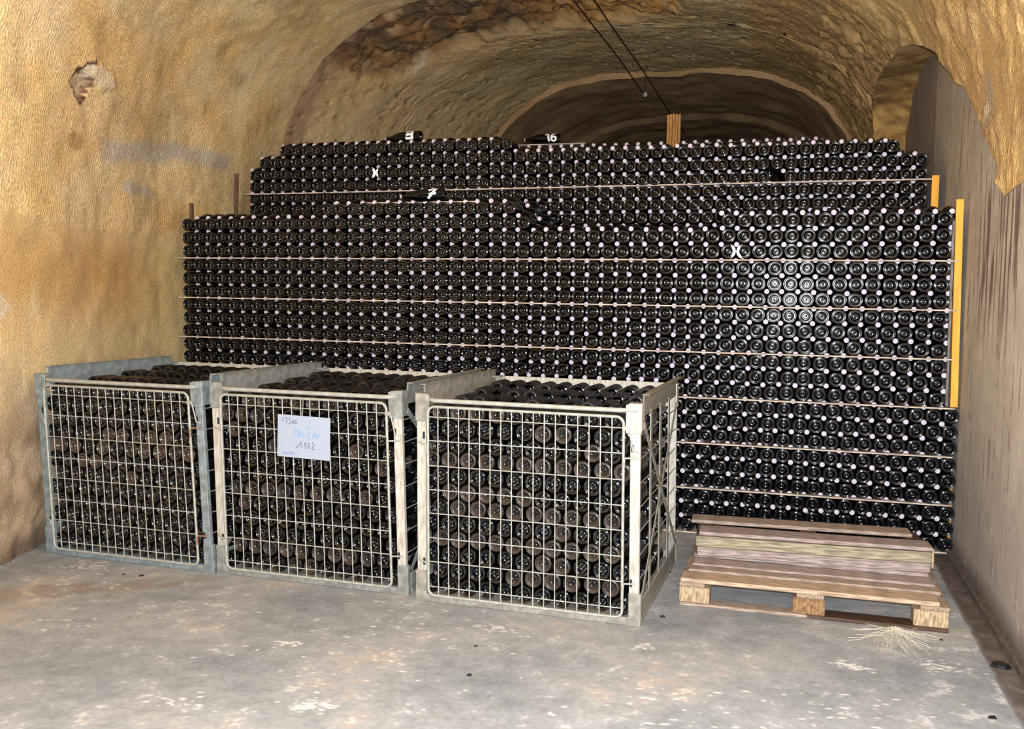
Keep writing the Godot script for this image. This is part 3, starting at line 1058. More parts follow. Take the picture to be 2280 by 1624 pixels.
func back_stack() -> void:
	var rest := []
	var Z := -0.95
	# rows above and below its lath at 2.39
	var ys := []
	for k in 24:
		ys.append(2.39 - 0.0455 - 0.0965 * k - 0.008 * floor(k / 3.0))
	for k in 4:
		ys.append(2.39 + 0.0485 + 0.0985 * k)
	for i in ys.size():
		var y: float = ys[i]
		if y < 0.04: continue
		var up := i - 24
		for k in 56:
			var x := -0.036 - k * 0.0975
			if up == 2 and (x > -0.2 or x < -5.25): continue
			if up == 3 and (x > -3.0 or x < -5.06): continue
			if x < -5.345: continue
			if up == 0 and k == 10: continue
			var t := spin(x + rng.randfn(0, 0.0022), y + rng.randfn(0, 0.0016), Z + rng.randfn(0, 0.004))
			if up == 1 and (k == 42 or k == 43):
				var left := k == 43
				var o := single("stacked_bottle", t, "dark bottle base with white paint on its %s, rear stack's upper rows" % ["right rim" if left else "left rim"], "painted bottles of the rear stack")
				put("paint_mark", crescent(-1.2, 1.2) if left else crescent(PI - 1.2, PI + 1.2), o, Transform3D(o.transform.basis.inverse(), Vector3.ZERO))
			else:
				rest.append(t)
			if not (up == 3 and x > -3.1):
				rest.append(spin(x - 0.049 + rng.randfn(0, 0.003), y + 0.0495, Z - 0.05 - 0.318 + rng.randfn(0, 0.003), false))
			if up >= 0:
				rest.append(spin(x + 0.03, y, Z - 0.45))
	many("rear_bottles", whole_mesh, rest, "dark bottles of the rear stack lying bases outward with pale caps between")
	var b := MB.new()
	b.bar(Vector3(-5.40, 2.378, Z - 0.02), Vector3(0.03, 2.401, Z - 0.02), 0.010, 0.045, 0.001, Vector3.UP)
	tag(put("wooden_lath", b.mesh(M.lath)), "long thin lath running between rows of the rear stack", "lath", "laths of the rear stack")
	var b2 := MB.new()
	b2.aabox(Vector3(-4.40, 2.776, Z - 0.11), Vector3(-3.50, 2.784, Z - 0.06), 0.001)
	tag(put("wooden_lath", b2.mesh(M.lath_dark)), "dark lath on top of the rear stack under a painted bottle", "lath", "laths of the rear stack")
	# a third, farther stack of which only the top shows
	var far := []
	var Z3 := -1.95
	for k in 58:
		var x := -0.1 - k * 0.0975
		if x < -5.3: continue
		for r in 28:
			var y := 2.822 - r * 0.1
			if r == 0 and x > -0.6: continue
			far.append(spin(x, y, Z3 + rng.randfn(0, 0.004)))
			if r < 3:
				far.append(spin(x - 0.049, y + 0.0495, Z3 - 0.368, false))
	many("distant_bottles", whole_mesh, far, "dark bottles of a farther stack whose top shows above the rear stack")
	var b3 := MB.new()
	b3.aabox(Vector3(-3.3, 2.887, Z3 - 0.10), Vector3(-2.66, 2.895, Z3 - 0.04), 0.001)
	tag(put("wooden_lath", b3.mesh(M.lath)), "pale lath on the farther stack under a bottle painted sixteen", "lath", "laths of the farther stack")
	# five upright slats standing together behind
	for i in 5:
		upright("upright_slat", Vector3(-1.895 + i * 0.0235, 0.0, -1.62 + 0.003 * (i % 2)), Vector3(-1.890 + i * 0.0225, 3.035 + 0.004 * (i % 3), -1.62 + 0.003 * (i % 2)), 0.019, 0.03, M.lath_up, "%s orange upright slat from the left in the bundle behind rear stack" % ORD[i], "slat")
	# painted bottles lying crosswise on top
	painted(Transform3D(Basis(Vector3(0, 0, 1), 0.03) * Basis(Vector3(0, 1, 0), PI / 2 - 0.03), Vector3(-3.815, 2.83, Z - 0.085)), "three", "bottle painted with a white three lying atop the rear stack")
	painted(Transform3D(Basis(Vector3(0, 1, 0), PI / 2), Vector3(-2.90, 2.941, Z3 - 0.07)), "sixteen", "bottle painted with a white sixteen lying atop the farther stack")
	painted(Transform3D(Basis(Vector3(0, 0, 1), 0.06) * Basis(Vector3(0, 1, 0), PI / 2 + 0.25), Vector3(-3.255, 2.2545, -0.10)), "one", "bottle painted with a white one lying atop the front stack")

func painted(t: Transform3D, what: String, label: String) -> void:
	var o := put("marked_bottle", body_mesh, null, t)
	tag(o, label, "bottle", "painted marker bottles")
	put("punted_base", base_mesh, o)
	put("crown_cap", cap_mesh, o, Transform3D(Basis(Vector3(0, 1, 0), PI), Vector3(0, 0, -0.318)))
	# strokes on the glass: (along the bottle 0 base .. 0.17, angle round the glass in metres of arc), painted as raised ribbons
	var strokes := []
	var w := 0.012
	match what:
		"three":
			# lies on its side: open towards the neck
			strokes = [[[0.062, 0.036], [0.062, -0.036]], [[0.062, 0.034], [0.100, 0.036], [0.118, 0.028]], [[0.062, 0.004], [0.104, 0.006], [0.116, 0.0]], [[0.062, -0.026], [0.100, -0.028], [0.120, -0.022]]]
			w = 0.020
		"sixteen":
			strokes = [[[0.092, 0.040], [0.088, 0.0], [0.082, -0.040]], [[0.092, 0.040], [0.120, 0.022]], [[0.022, 0.040], [0.045, 0.036], [0.062, 0.012], [0.060, -0.026], [0.040, -0.038], [0.022, -0.026], [0.022, -0.004], [0.040, 0.004], [0.058, -0.004]]]
			w = 0.017
		"one":
			strokes = [[[0.055, 0.040], [0.085, 0.0], [0.118, -0.040]], [[0.055, 0.040], [0.085, 0.036], [0.112, 0.020]], [[0.060, -0.002], [0.110, -0.010]]]
			w = 0.018
	var mb := MB.new()
	var up: Vector3 = (t.basis.inverse() * Vector3(0.0, 0.25, 1.0)).normalized()
	var ang0 := atan2(up.y, up.x)
	# arc direction that climbs in the world
	var tang := Vector3(-sin(ang0), cos(ang0), 0)
	var sg := 1.0 if (t.basis * tang).y > 0.0 else -1.0
	for s in strokes:
		var pts := []
		for i in s.size() - 1:
			for k in 6:
				pts.append(Vector2(s[i][0], s[i][1]).lerp(Vector2(s[i + 1][0], s[i + 1][1]), k / 6.0))
		pts.append(Vector2(s[-1][0], s[-1][1]))
		var st := mb.v.size()
		for i in pts.size():
			var d: Vector2 = (pts[mini(i + 1, pts.size() - 1)] - pts[maxi(i - 1, 0)]).normalized()
			var nn := Vector2(-d.y, d.x)
			for e in 5:
				var q: Vector2 = pts[i] + nn * w * (e / 4.0 - 0.5)
				var a := ang0 + sg * q.y / 0.046
				var rr := 0.0466 if (e > 0 and e < 4) else 0.0460
				mb.vert(Vector3(cos(a) * rr, sin(a) * rr, -q.x), Vector3(cos(a), sin(a), 0))
		mb.grid(pts.size(), 5, st)
	var pm := put("painted_numeral", mb.mesh(M.paint), o)
	pm.set_meta("label", "white brushed numeral")

# ---------------------------------------------------------------- wire crates
func crates() -> void:
	var dust := [
		[[3, [4, 5, 6, 7, 8]], [4, [0, 1, 3, 5, 6, 7, 8, 9]], [5, [2, 3, 4]], [6, [5]]],
		[[0, [1, 2, 4, 5, 6, 9]], [1, [0, 1, 2]], [2, [0]], [3, [3, 8]], [4, [9]], [6, [0, 1, 2, 3, 4, 5, 6, 8]], [7, [1]], [10, [0, 1, 2, 3, 4, 5, 6, 7, 8]], [11, [4, 5]]],
		[[0, [0, 1, 2, 3]], [1, [6, 7]], [2, [8]], [3, [0, 1, 2, 3, 4, 5, 6, 7, 8, 9, 10]], [5, [1, 2, 3, 4, 5]], [6, [1, 2, 3, 4, 5, 6, 7, 8, 9]], [7, [7]], [8, [0, 1, 2, 3, 4, 5, 6, 7, 8, 9]], [9, [6, 7]], [10, [4, 5, 6, 7, 8, 9]]],
	]
	var names := ["crate against the rock wall", "crate carrying the sign", "crate beside the pallet"]
	var L := [Vector3(-5.010, 0, 1.787), Vector3(-3.850, 0, 1.809), Vector3(-2.645, 0, 1.886)]
	var R := [Vector3(-3.876, 0, 1.8190), Vector3(-2.715, 0, 1.841), Vector3(-1.516, 0, 1.917)]
	var lean := [-0.063, -0.040, -0.014]
	var rest := []
	var cols := []
	var clean := Color(0.0035, 0.0038, 0.005)
	for ci in 3:
		var e: Vector3 = (R[ci] - L[ci]).normalized()
		var B := Basis(e, Vector3.UP, e.cross(Vector3.UP))
		var T := Transform3D(B, L[ci])
		wire_crate(T, lean[ci], ci)
		# bottles: twelve rows, eleven and ten alternately
		for r in 12:
			var even := r % 2 == 0
			var cnt := 10 if even else 11
			var y := 0.960 - r * 0.0801
			for k in cnt:
				var x := (0.1114 if even else 0.0628) + k * 0.0976
				var kind := 0
				for d in dust[ci]:
					if d[0] == r and k in d[1]:
						kind = 1 if (r + k) % 3 != 0 or ci == 2 else 2
				for rank in 4:
					if rank > 0 and r > 1 and k < cnt - 1: continue
					var yy := y + rng.randfn(0, 0.0005)
					var z := -0.042 - rank * 0.289 + rng.randfn(0, 0.006)
					if rank > 0 and r < 2:
						yy += 0.014 * rank
					var lt := spin(x + lean[ci] * y + rng.randfn(0, 0.0010), yy, z)
					lt.basis = lt.basis * Basis.from_scale(Vector3(0.975, 0.975, 0.9))
					var t: Transform3D = T * lt
					if rank > 0 and r == 0:
						kind = 2 if rng.randf() < 0.25 + (0.35 if k < 4 else 0.0) else 0
					var single_ok: bool = (rank == 0 and ci > 0) or (rank > 0 and r == 0 and ci == 2)
					if single_ok:
						var look := "dusty brown" if kind == 1 else ("dull dusty" if kind == 2 else "shiny dark")
						var lab: String
						if rank == 0:
							lab = "%s bottle base, %s row down, %s from left, %s" % [look, ORD[r], ORD[k], names[ci]]
						else:
							lab = "%s bottle on top, %s rank back, %s from left, %s" % [look, ORD[rank], ORD[k], names[ci]]
						var o := single("crate_bottle", t, lab, "bottles in the " + names[ci], kind)
						if rank > 0 or kind > 0 or r == 0:
							o.mesh = body_dusty
						if kind > 0:
							o.get_child(0).set_meta("label", "dusty brown base")
					else:
						rest.append(t)
						cols.append(lin(54, 44, 38) if kind == 1 else (lin(36, 32, 30) if kind == 2 else clean))
	many("crate_bottles", whole_tint, rest, "remaining dark bottles packed in the wire crates", cols)
	sign_card()

func wire_crate(T: Transform3D, k: float, ci: int) -> void:
	var names := ["wire crate of bottles standing against the rock wall", "wire crate of bottles carrying a white handwritten card", "wire crate of bottles standing nearest the wooden pallet"]
	var root := thing("wire_crate", T, names[ci], "crate", "wire crates of bottles")
	var w := 1.132
	var D := 1.20
	var zinc: Material = [M.zinc_blue, M.zinc, M.zinc_warm][ci]
	var white: Material = [M.zinc_blue, M.white_metal, M.white_metal][ci]
	var f := func(x: float, y: float, z: float) -> Vector3: return Vector3(x + k * y, y, z)
	# base: tray with kerbs
	var b := MB.new()
	b.aabox(Vector3(0.03, 0.018, -D + 0.03), Vector3(w - 0.03, 0.030, -0.012), 0.001)
	b.bar(f.call(0.0, 0.020, -0.010), f.call(w, 0.020, -0.010), 0.040, 0.022, 0.004, Vector3.UP)
	b.bar(f.call(0.0, 0.030, -D), f.call(w, 0.030, -D), 0.06, 0.022, 0.004, Vector3.UP)
	put("base_tray", b.mesh(M.zinc_warm if ci == 2 else zinc), root)
	for s in 2:
		var x := 0.007 if s == 0 else w - 0.007
		var q := MB.new()
		q.bar(f.call(x, 0.055, -0.06), f.call(x, 0.055, -D + 0.02), 0.012, 0.09, 0.003, Vector3.RIGHT)
		q.bar(f.call(x - (0.004 if s else -0.004), 0.012, -0.06), f.call(x - (0.004 if s else -0.004), 0.012, -D + 0.02), 0.03, 0.02, 0.003, Vector3.RIGHT)
		put("base_kerb", q.mesh(zinc), root)
	# corner posts
	for s in 2:
		for bk in 2:
			var x := 0.026 if s == 0 else w - 0.026
			var z := 0.0 if bk == 0 else -D
			var dz := -1.0 if bk == 0 else 1.0
			var p := MB.new()
			# channel: web and two flanges
			p.bar(f.call(x, 0.15, z - 0.004 * 1.0), f.call(x, 0.93, z - 0.004), 0.042, 0.006, 0.0015)
			p.bar(f.call(x - 0.021, 0.15, z + dz * 0.015), f.call(x - 0.021, 0.93, z + dz * 0.015), 0.005, 0.026, 0.001)
			p.bar(f.call(x + 0.021, 0.15, z + dz * 0.015), f.call(x + 0.021, 0.93, z + dz * 0.015), 0.005, 0.026, 0.001)
			var post := put("corner_post", p.mesh(white), root)
			if bk == 0:
				var sl := MB.new()
				for yy in [0.205, 0.845]:
					var xx := x + (0.014 if s == 0 else -0.014)
					sl.bar(f.call(xx, yy - 0.018, z), f.call(xx, yy + 0.018, z), 0.012, 0.003, 0.0005)
				put("slot", sl.mesh(M.black), post)
			var g := MB.new()
			var xo := x + (-0.004 if s == 0 else 0.004)
			g.bar(f.call(xo, 0.0, z - 0.002), f.call(xo, 0.158, z - 0.002), 0.058, 0.008, 0.002)
			g.bar(f.call(xo - 0.027, 0.0, z + dz * 0.015), f.call(xo - 0.027, 0.158, z + dz * 0.015), 0.006, 0.028, 0.001)
			g.bar(f.call(xo + 0.027, 0.0, z + dz * 0.015), f.call(xo + 0.027, 0.158, z + dz * 0.015), 0.006, 0.028, 0.001)
			put("foot", g.mesh(zinc), root)
			var c := MB.new()
			# corner plate with a rounded shoulder
			c.bar(f.call(x + (0.008 if s == 0 else -0.008), 0.915, z + 0.002), f.call(x + (0.008 if s == 0 else -0.008), 1.050, z + 0.002), 0.074, 0.008, 0.003)
			c.bar(f.call(x - (0.027 if s == 0 else -0.027), 0.925, z + dz * 0.036), f.call(x - (0.027 if s == 0 else -0.027), 1.055, z + dz * 0.036), 0.007, 0.075, 0.003)
			c.bar(f.call(x, 1.047, z + dz * 0.03), f.call(x, 1.055, z + dz * 0.03), 0.066, 0.066, 0.003)
			var plate := put("corner_plate", c.mesh(M.white_metal if (ci == 2 and s == 1) else zinc), root)
			if bk == 0:
				var rv := MB.new()
				rv.tube([f.call(x, 1.02, z + 0.005), f.call(x, 1.02, z + 0.010)], 0.006, 10)
				put("rivet", rv.mesh(zinc), plate)
	# side: top rail, slats, braces, wires
	for s in 2:
		var x := 0.008 if s == 0 else w - 0.008
		var o := -1.0 if s == 0 else 1.0
		var r := MB.new()
		r.bar(f.call(x, 1.035, -0.085), f.call(x, 1.035, -D), 0.10, 0.006, 0.0015, Vector3(0.08 * o, 1, 0))
		r.bar(f.call(x + o * 0.012, 1.088, -0.10), f.call(x + o * 0.012, 1.088, -D - 0.01), 0.006, 0.034, 0.0015, Vector3.UP)
		r.bar(f.call(x - o * 0.010, 0.985, -0.085), f.call(x - o * 0.010, 0.985, -D), 0.005, 0.026, 0.0015, Vector3.UP)
		put("side_rail", r.mesh(zinc), root)
		for j in 3:
			var z := -0.33 - 0.29 * j
			var q := MB.new()
			q.bar(f.call(x, 0.05, z), f.call(x, 1.0, z), 0.006, 0.045, 0.001)
			put("side_slat", q.mesh(zinc), root)
		for d in 2:
			var q := MB.new()
			var xx := x + o * (0.008 + 0.006 * d)
			var a: Vector3 = f.call(xx, 0.12 if d == 0 else 0.95, -0.06)
			var bb: Vector3 = f.call(xx, 0.95 if d == 0 else 0.12, -D + 0.05)
			q.bar(a, bb, 0.005, 0.03, 0.001)
			put("brace", q.mesh(zinc), root)
		for j in 8:
			var q := MB.new()
			var y := 0.10 + 0.115 * j
			q.tube([f.call(x, y, -0.02), f.call(x, y, -D)], 0.003, 6)
			put("side_wire", q.mesh(M.wire), root)
	# back board
	var bb2 := MB.new()
	bb2.bar(f.call(0.03, 1.022, -D - 0.005), f.call(w - 0.03, 1.022, -D - 0.005), 0.062, 0.008, 0.002, Vector3.UP)
	put("back_rail", bb2.mesh(M.white_metal), root)
	# front rail
	var fr := MB.new()
	fr.tube([f.call(0.05, 1.028, -0.035), f.call(0.07, 1.024, -0.012), f.call(0.10, 1.022, 0.004), f.call(1.03, 1.022, 0.004), f.call(w - 0.02, 1.024, -0.004)], 0.0115, 10)
	put("front_rail", fr.mesh(M.wire), root)
	# gate: bent frame, wires, hooks
	var x0 := 0.068
	var x1 := 1.053
	var y0 := 0.040
	var y1 := 0.992
	var rad := 0.035
	var pts := []
	for cn in [[x1 - rad, y1 - rad, 0.0], [x0 + rad, y1 - rad, PI / 2], [x0 + rad, y0 + rad, PI], [x1 - rad, y0 + rad, PI * 1.5]]:
		for i in 6:
			var a: float = cn[2] + PI / 2 * i / 5.0
			pts.append(f.call(cn[0] + rad * cos(a), cn[1] + rad * sin(a), 0.014))
	var gf := MB.new()
	gf.tube(pts, 0.0072, 8, true)
	var gate := put("gate_frame", gf.mesh(M.wire), root)
	for i in 17:
		var x := x0 + (x1 - x0) * (i + 1) / 18.0
		var q := MB.new()
		q.tube([f.call(x, y0, 0.016), f.call(x, y1, 0.016)], 0.0032, 6)
		put("upright_wire", q.mesh(M.wire), gate)
	for y in [0.940, 0.821, 0.696, 0.575, 0.456, 0.332, 0.211, 0.084]:
		var q := MB.new()
		q.tube([f.call(x0, y, 0.010), f.call(x1, y, 0.010)], 0.0032, 6)
		put("cross_wire", q.mesh(M.wire), gate)
	# latch strap and lower hook on the right, hinges on the left
	var h1 := MB.new()
	h1.bar(f.call(x1 - 0.005, 0.940, 0.022), f.call(x1 + 0.030, 0.940, 0.022), 0.020, 0.006, 0.001, Vector3.UP)
	h1.tube([f.call(x1 + 0.025, 0.942, 0.02), f.call(x1 + 0.034, 0.90, 0.02), f.call(x1 + 0.045, 0.835, 0.016), f.call(x1 + 0.07, 0.828, 0.008)], 0.004, 6)
	put("latch", h1.mesh(M.wire), root)
	for yy in [0.80, 0.205]:
		var h := MB.new()
		h.tube([f.call(x1 + 0.004, yy - 0.05, 0.018), f.call(x1 + 0.006, yy - 0.01, 0.018), f.call(x1 + 0.010, yy, 0.018), f.call(x1 + 0.065, yy + 0.002, 0.010)], 0.0045, 6)
		put("gate_hook", h.mesh(M.rust if ci == 0 else M.wire), root)
		var h2 := MB.new()
		h2.tube([f.call(x0 - 0.055, yy + 0.012, 0.006), f.call(x0 - 0.03, yy + 0.006, 0.016), f.call(x0 - 0.012, yy, 0.018), f.call(x0 - 0.006, yy - 0.035, 0.016)], 0.0045, 6)
		put("gate_hook", h2.mesh(M.wire), root)

func sign_card() -> void:
	# white card hung on the gate of the middle crate
	var e := (Vector3(-2.715, 0, 1.841) - Vector3(-3.850, 0, 1.809)).normalized()
	var T := Transform3D(Basis(e, Vector3.UP, e.cross(Vector3.UP)), Vector3(-3.850, 0, 1.809))
	var root := thing("sign_card", T * Transform3D(Basis(Vector3(0, 0, 1), -0.02), Vector3(0.390, 0.682, 0.026)), "white handwritten card hung on the middle crate's gate", "sign")
	var b := MB.new()
	b.aabox(Vector3(0, 0, 0), Vector3(0.310, 0.224, 0.004), 0.0006)
	put("card", b.mesh(mat(srgb(144, 151, 164), 0.7)), root)
	var ink := mat(srgb(40, 42, 52), 0.7)
	var blue := mat(srgb(92, 138, 190), 0.7)
	var navy := mat(srgb(60, 98, 176), 0.7)
	# handwriting in units of the card: x 0..310, y down 0..224 (mm)
	var lines := [
		["black_writing", ink, 1.3, [
			[[30, 38], [30, 24], [38, 18], [50, 14], [56, 12], [54, 30], [53, 46]],
			[[82, 14], [68, 15], [67, 28], [76, 28], [80, 36], [74, 46], [64, 46]],
			[[86, 44], [94, 20], [94, 44]], [[86, 36], [96, 34]],
			[[114, 18], [104, 28], [102, 40], [108, 46], [115, 42], [114, 35], [104, 36]]]],
		["blue_writing", blue, 1.7, [
			[[96, 76], [100, 66], [110, 68], [110, 80], [100, 96], [97, 104], [114, 106]],
			[[134, 78], [124, 76], [120, 84], [132, 94], [132, 106], [122, 110], [118, 102], [130, 90], [136, 80]],
			[[152, 94], [144, 94], [142, 106], [150, 111], [157, 104], [154, 94]],
			[[164, 100], [172, 106], [170, 112]],
			[[166, 58], [196, 54], [188, 82], [184, 120], [192, 122]],
			[[206, 112], [222, 84], [222, 112]],
			[[240, 92], [230, 98], [232, 112], [244, 112], [248, 100], [240, 92]]]],
		["black_writing", ink, 1.5, [
			[[112, 172], [126, 160], [140, 136], [144, 166]],
			[[176, 142], [164, 142], [164, 154], [174, 158], [172, 168], [160, 168]],
			[[188, 138], [188, 170]],
			[[206, 140], [214, 136], [218, 146], [208, 166], [206, 172], [222, 172]]]],
		["navy_writing", navy, 1.2, [
			[[36, 196], [42, 196], [38, 201], [43, 206], [36, 208]],
			[[50, 196], [46, 204], [50, 208], [53, 203], [47, 202]],
			[[60, 201], [56, 205], [60, 208], [63, 204], [60, 201]],
			[[68, 201], [67, 208]], [[67, 203], [72, 201]],
			[[75, 197], [82, 197], [78, 208]],
			[[84, 198], [91, 198], [87, 208]],
			[[94, 198], [99, 199], [95, 202], [99, 205], [94, 208]]]],
	]
	for ln in lines:
		var mb := MB.new()
		for s in ln[3]:
			var pts := []
			for p in s:
				pts.append(Vector3(p[0] * 0.001, 0.224 - p[1] * 0.001, 0.0042))
			mb.tube(pts, ln[2] * 0.001, 6)
		put(ln[0], mb.mesh(ln[1]), root)
	var hk := MB.new()
	hk.tube([Vector3(0.148, 0.218, 0.005), Vector3(0.146, 0.25, 0.0), Vector3(0.145, 0.30, -0.004), Vector3(0.150, 0.318, 0.004), Vector3(0.162, 0.312, 0.008)], 0.0016, 6)
	put("hanging_wire", hk.mesh(M.wire), root)

# ---------------------------------------------------------------- pallets
func plank(root: Node3D, called: String, lo: Vector3, hi: Vector3, m: Material, twist := 0.0, label := "") -> void:
	var b := MB.new()
	var c := (lo + hi) * 0.5
	b.box(Transform3D(), hi - lo, 0.004)
	var o := put(called, b.mesh(m), root, Transform3D(Basis(Vector3(0, 1, 0), twist), c))
	if label: o.set_meta("label", label)

func pallets() -> void:
	var p := thing("wooden_pallet", Transform3D(Basis(), Vector3(-0.745, 0, 0.93)), "large weathered wooden pallet lying on the floor before the front stack", "pallet")
	# x -0.63 .. 0.63, z 0.60 (front) .. -0.60
	for z in [[0.50, 0.60], [-0.06, 0.06], [-0.60, -0.50]]:
		if z[1] == 0.60:
			plank(p, "bottom_board", Vector3(-0.625, 0.0, z[0]), Vector3(0.02, 0.016, z[1]), M.wood_b)
			plank(p, "bottom_board", Vector3(-0.01, 0.0, z[0] - 0.012), Vector3(0.627, 0.018, z[1] + 0.004), M.wood_wet, -0.012, "dark damp board")
		else:
			plank(p, "bottom_board", Vector3(-0.62, 0.0, z[0]), Vector3(0.62, 0.018, z[1]), M.wood_wet)
		for x in [[-0.626, -0.476], [-0.075, 0.075], [0.472, 0.626]]:
			plank(p, "block", Vector3(x[0], 0.018, z[0] + 0.002), Vector3(x[1], 0.098, z[1] - 0.002), M.block_old if x[0] == -0.075 else M.block, rng.randfn(0, 0.02))
	for x in [[-0.628, -0.50], [-0.06, 0.07], [0.50, 0.632]]:
		plank(p, "stringer_board", Vector3(x[0], 0.098, -0.60), Vector3(x[1], 0.119, 0.602), M.wood_depth)
	var deck := [[0.455, 0.60, M.wood_a, -0.622, 0.585], [0.335, 0.425, M.wood_b, -0.60, 0.612], [0.18, 0.305, M.wood_c, -0.592, 0.605], [-0.02, 0.10, M.wood_c, -0.60, 0.60], [-0.20, -0.08, M.wood_b, -0.60, 0.60], [-0.60, -0.47, M.wood_b, -0.61, 0.60]]
	for d in deck:
		plank(p, "deck_board", Vector3(d[3], 0.119, d[0]), Vector3(d[4], 0.141, d[1]), d[2], rng.randfn(0, 0.004))
	# a shallower pallet on its rear half
	var q := thing("wooden_pallet", Transform3D(Basis(Vector3(0, 1, 0), 0.05), Vector3(-0.745, 0.160, 0.86)), "narrow grey pallet stacked on the rear half of the large pallet", "pallet")
	for x in [[-0.60, -0.52], [-0.04, 0.05], [0.52, 0.60]]:
		plank(q, "runner", Vector3(x[0], -0.0185, -0.24), Vector3(x[1], 0.092, 0.165), M.wood_wet)
	plank(q, "front_board", Vector3(-0.600, 0.030, 0.166), Vector3(0.605, 0.088, 0.186), M.wood_green, 0.0, "pale greenish board on edge")
	plank(q, "front_board", Vector3(-0.592, -0.0185, 0.166), Vector3(0.600, 0.029, 0.190), M.wood_c)
	plank(q, "deck_board", Vector3(-0.585, 0.0925, 0.03), Vector3(0.612, 0.113, 0.182), M.wood_c)
	plank(q, "deck_board", Vector3(-0.640, 0.0925, -0.25), Vector3(0.555, 0.113, -0.10), M.wood_b)
	plank(q, "end_board", Vector3(0.604, 0.002, 0.10), Vector3(0.616, 0.105, 0.182), M.wood_a)

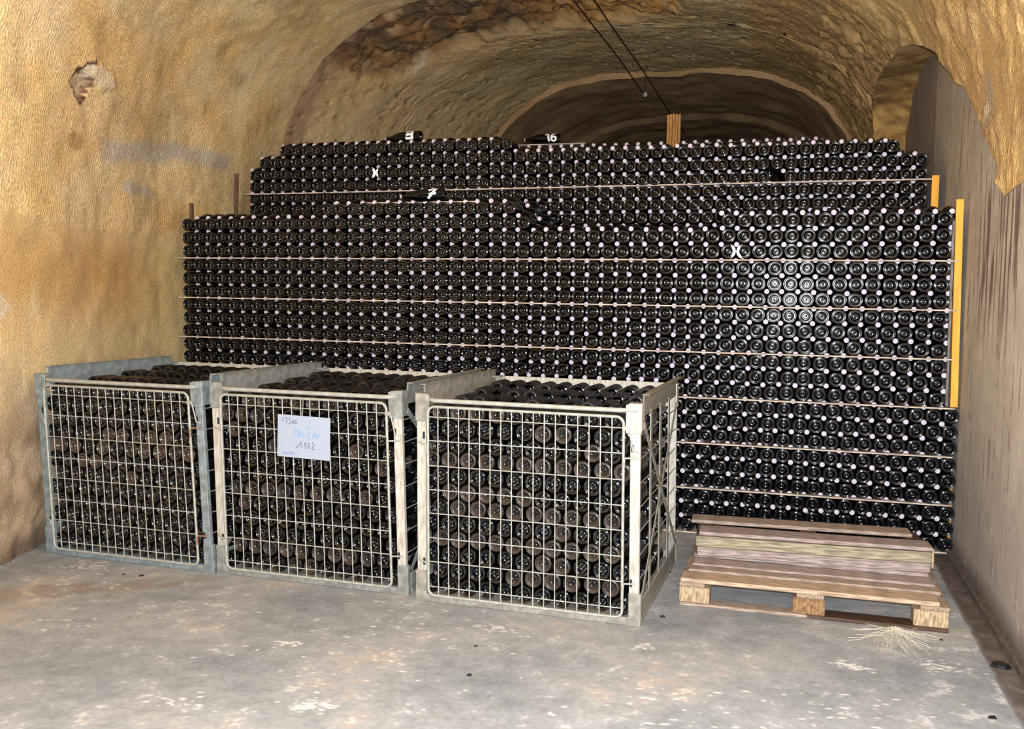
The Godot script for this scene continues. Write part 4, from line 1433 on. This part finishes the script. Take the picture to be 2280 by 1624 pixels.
# ---------------------------------------------------------------- small things
func small_things() -> void:
	# frayed twine in front of the pallet
	var r := RandomNumberGenerator.new()
	r.seed = 5
	var root := thing("twine_tuft", Transform3D(Basis(), Vector3(-0.362, 0.0, 1.65)), "frayed tuft of pale twine on the floor before the pallet", "twine")
	var kb := MB.new()
	var kp := []
	for i in 40:
		var a := i * 0.9
		kp.append(Vector3(0.016 * cos(a) + r.randfn(0, 0.004), 0.024 + 0.016 * sin(a * 1.3), 0.014 * sin(a) + r.randfn(0, 0.004)))
	kb.tube(kp, 0.003, 6)
	var tw := mat(srgb(186, 178, 158), 0.9)
	put("knot", kb.mesh(tw), root)
	var sb := MB.new()
	for i in 120:
		var a := r.randf_range(-0.4, PI + 0.4)
		var len := r.randf_range(0.05, 0.34) * (0.6 + 0.8 * absf(cos(a)))
		if r.randf() < 0.22:
			a = -r.randf_range(0.3, 2.8); len *= 0.35
		var d := Vector3(cos(a) * 0.42, 0, sin(a) * 1.0)
		var pts := []
		var side := Vector3(-d.z, 0, d.x) * r.randfn(0, 0.25)
		for j in 6:
			var t := j / 5.0
			pts.append(Vector3(r.randfn(0, 0.004), 0.0, r.randfn(0, 0.004)) + d * len * t + side * len * t * t + Vector3(0, 0.004 + 0.034 * (1 - t) * (1 - t) + r.randf() * 0.012 * sin(PI * t), 0))
		sb.tube(pts, r.randf_range(0.0008, 0.0016), 4)
	var so := put("strands", sb.mesh(tw), root)
	so.set_meta("kind", "stuff")

	# dark scraps
	var chips := [
		[Vector3(-1.488, 0, 0.966), 0.016, "black scrap on the floor between crate and pallet"],
		[Vector3(-1.425, 0, 1.741), 0.016, "flat black scrap on the floor off the front corner of the crate beside the pallet"],
		[Vector3(-4.21, 0, 1.988), 0.014, "larger black scrap before the crate against the rock wall"],
		[Vector3(-4.316, 0, 1.998), 0.010, "tiny black scrap before the crate against the rock wall"],
		[Vector3(-2.16, 0, 2.395), 0.010, "tiny black scrap in the open floor before the middle crates"],
		[Vector3(-2.084, 0, 2.71), 0.012, "lone black scrap nearest the viewer on bare floor"],
		[Vector3(-0.103, 0, 2.472), 0.018, "black scrap near the gutter, closest to the viewer"],
		[Vector3(0.040, -0.03, 1.832), 0.045, "large black scrap lying in the gutter by the concrete wall"],
		[Vector3(-0.165, 0, 1.64), 0.009, "tiny black scrap beside the pallet's front corner by the wall"],
	]
	for c in chips:
		var b := MB.new()
		var rr := RandomNumberGenerator.new()
		rr.seed = int(c[1] * 100000) + int(c[0].x * 1000)
		var s: float = c[1]
		var pts := []
		for i in 7:
			var a := TAU * i / 7.0
			pts.append(Vector3(cos(a) * s * rr.randf_range(0.6, 1.2), 0.0, sin(a) * s * rr.randf_range(0.5, 1.3)))
		for i in 7:
			var p0: Vector3 = pts[i]
			var p1: Vector3 = pts[(i + 1) % 7]
			var hh := Vector3(0, s * 0.35, 0)
			var nn := (p0 + p1).normalized()
			b.quad(p0, p1, p1 * 0.8 + hh, p0 * 0.8 + hh, (nn + Vector3(0, 0.5, 0)).normalized())
			var a0 := b.vert(p0 * 0.8 + hh, Vector3.UP)
			var a1 := b.vert(p1 * 0.8 + hh, Vector3.UP)
			var a2 := b.vert(hh * 1.2, Vector3.UP)
			b.tri(a0, a1, a2)
		tag(put("black_scrap", b.mesh(M.black), null, Transform3D(Basis(), c[0])), c[2], "debris", "black scraps on the floor")

	# two wires under the ceiling, with a small holder
	var wm := mat(srgb(36, 30, 26), 0.7)
	var w1 := MB.new()
	var w2 := MB.new()
	var a1 := []
	var a2 := []
	for i in 26:
		var t := i / 25.0
		var z1 := lerpf(3.0, -5.85, t)
		a1.append(Vector3(lerpf(-2.79, -2.735, t), 4.10 - 0.012 * sin(t * 14.0), z1))
		var z2 := lerpf(3.0, -8.9, t)
		a2.append(Vector3(lerpf(-2.61, -2.56, t), 4.10 - 0.012 * sin(t * 17.0), z2))
	w1.tube(a1, 0.0055, 6)
	w2.tube(a2, 0.0055, 6)
	tag(put("ceiling_wire", w1.mesh(wm)), "dark wire under the vault ending at the small holder", "wire", "wires under the vault")
	tag(put("ceiling_wire", w2.mesh(wm)), "dark wire under the vault running on into the dark tunnel", "wire", "wires under the vault")
	var h := thing("wire_holder", Transform3D(Basis(), Vector3(-2.735, 4.10, -5.87)), "small pale holder at the end of the shorter ceiling wire", "holder")
	var hb := MB.new()
	hb.lathe(pr([[0.0, -0.03], [0.02, -0.028], [0.03, -0.012], [0.03, 0.012], [0.02, 0.028], [0.0, 0.03]]), 14)
	put("insulator", hb.mesh(mat(srgb(210, 210, 205), 0.3)), h)
	var hs := MB.new()
	hs.bar(Vector3(0, 0.02, 0), Vector3(0, 0.2, 0.0), 0.012, 0.012)
	put("stem", hs.mesh(wm), h)
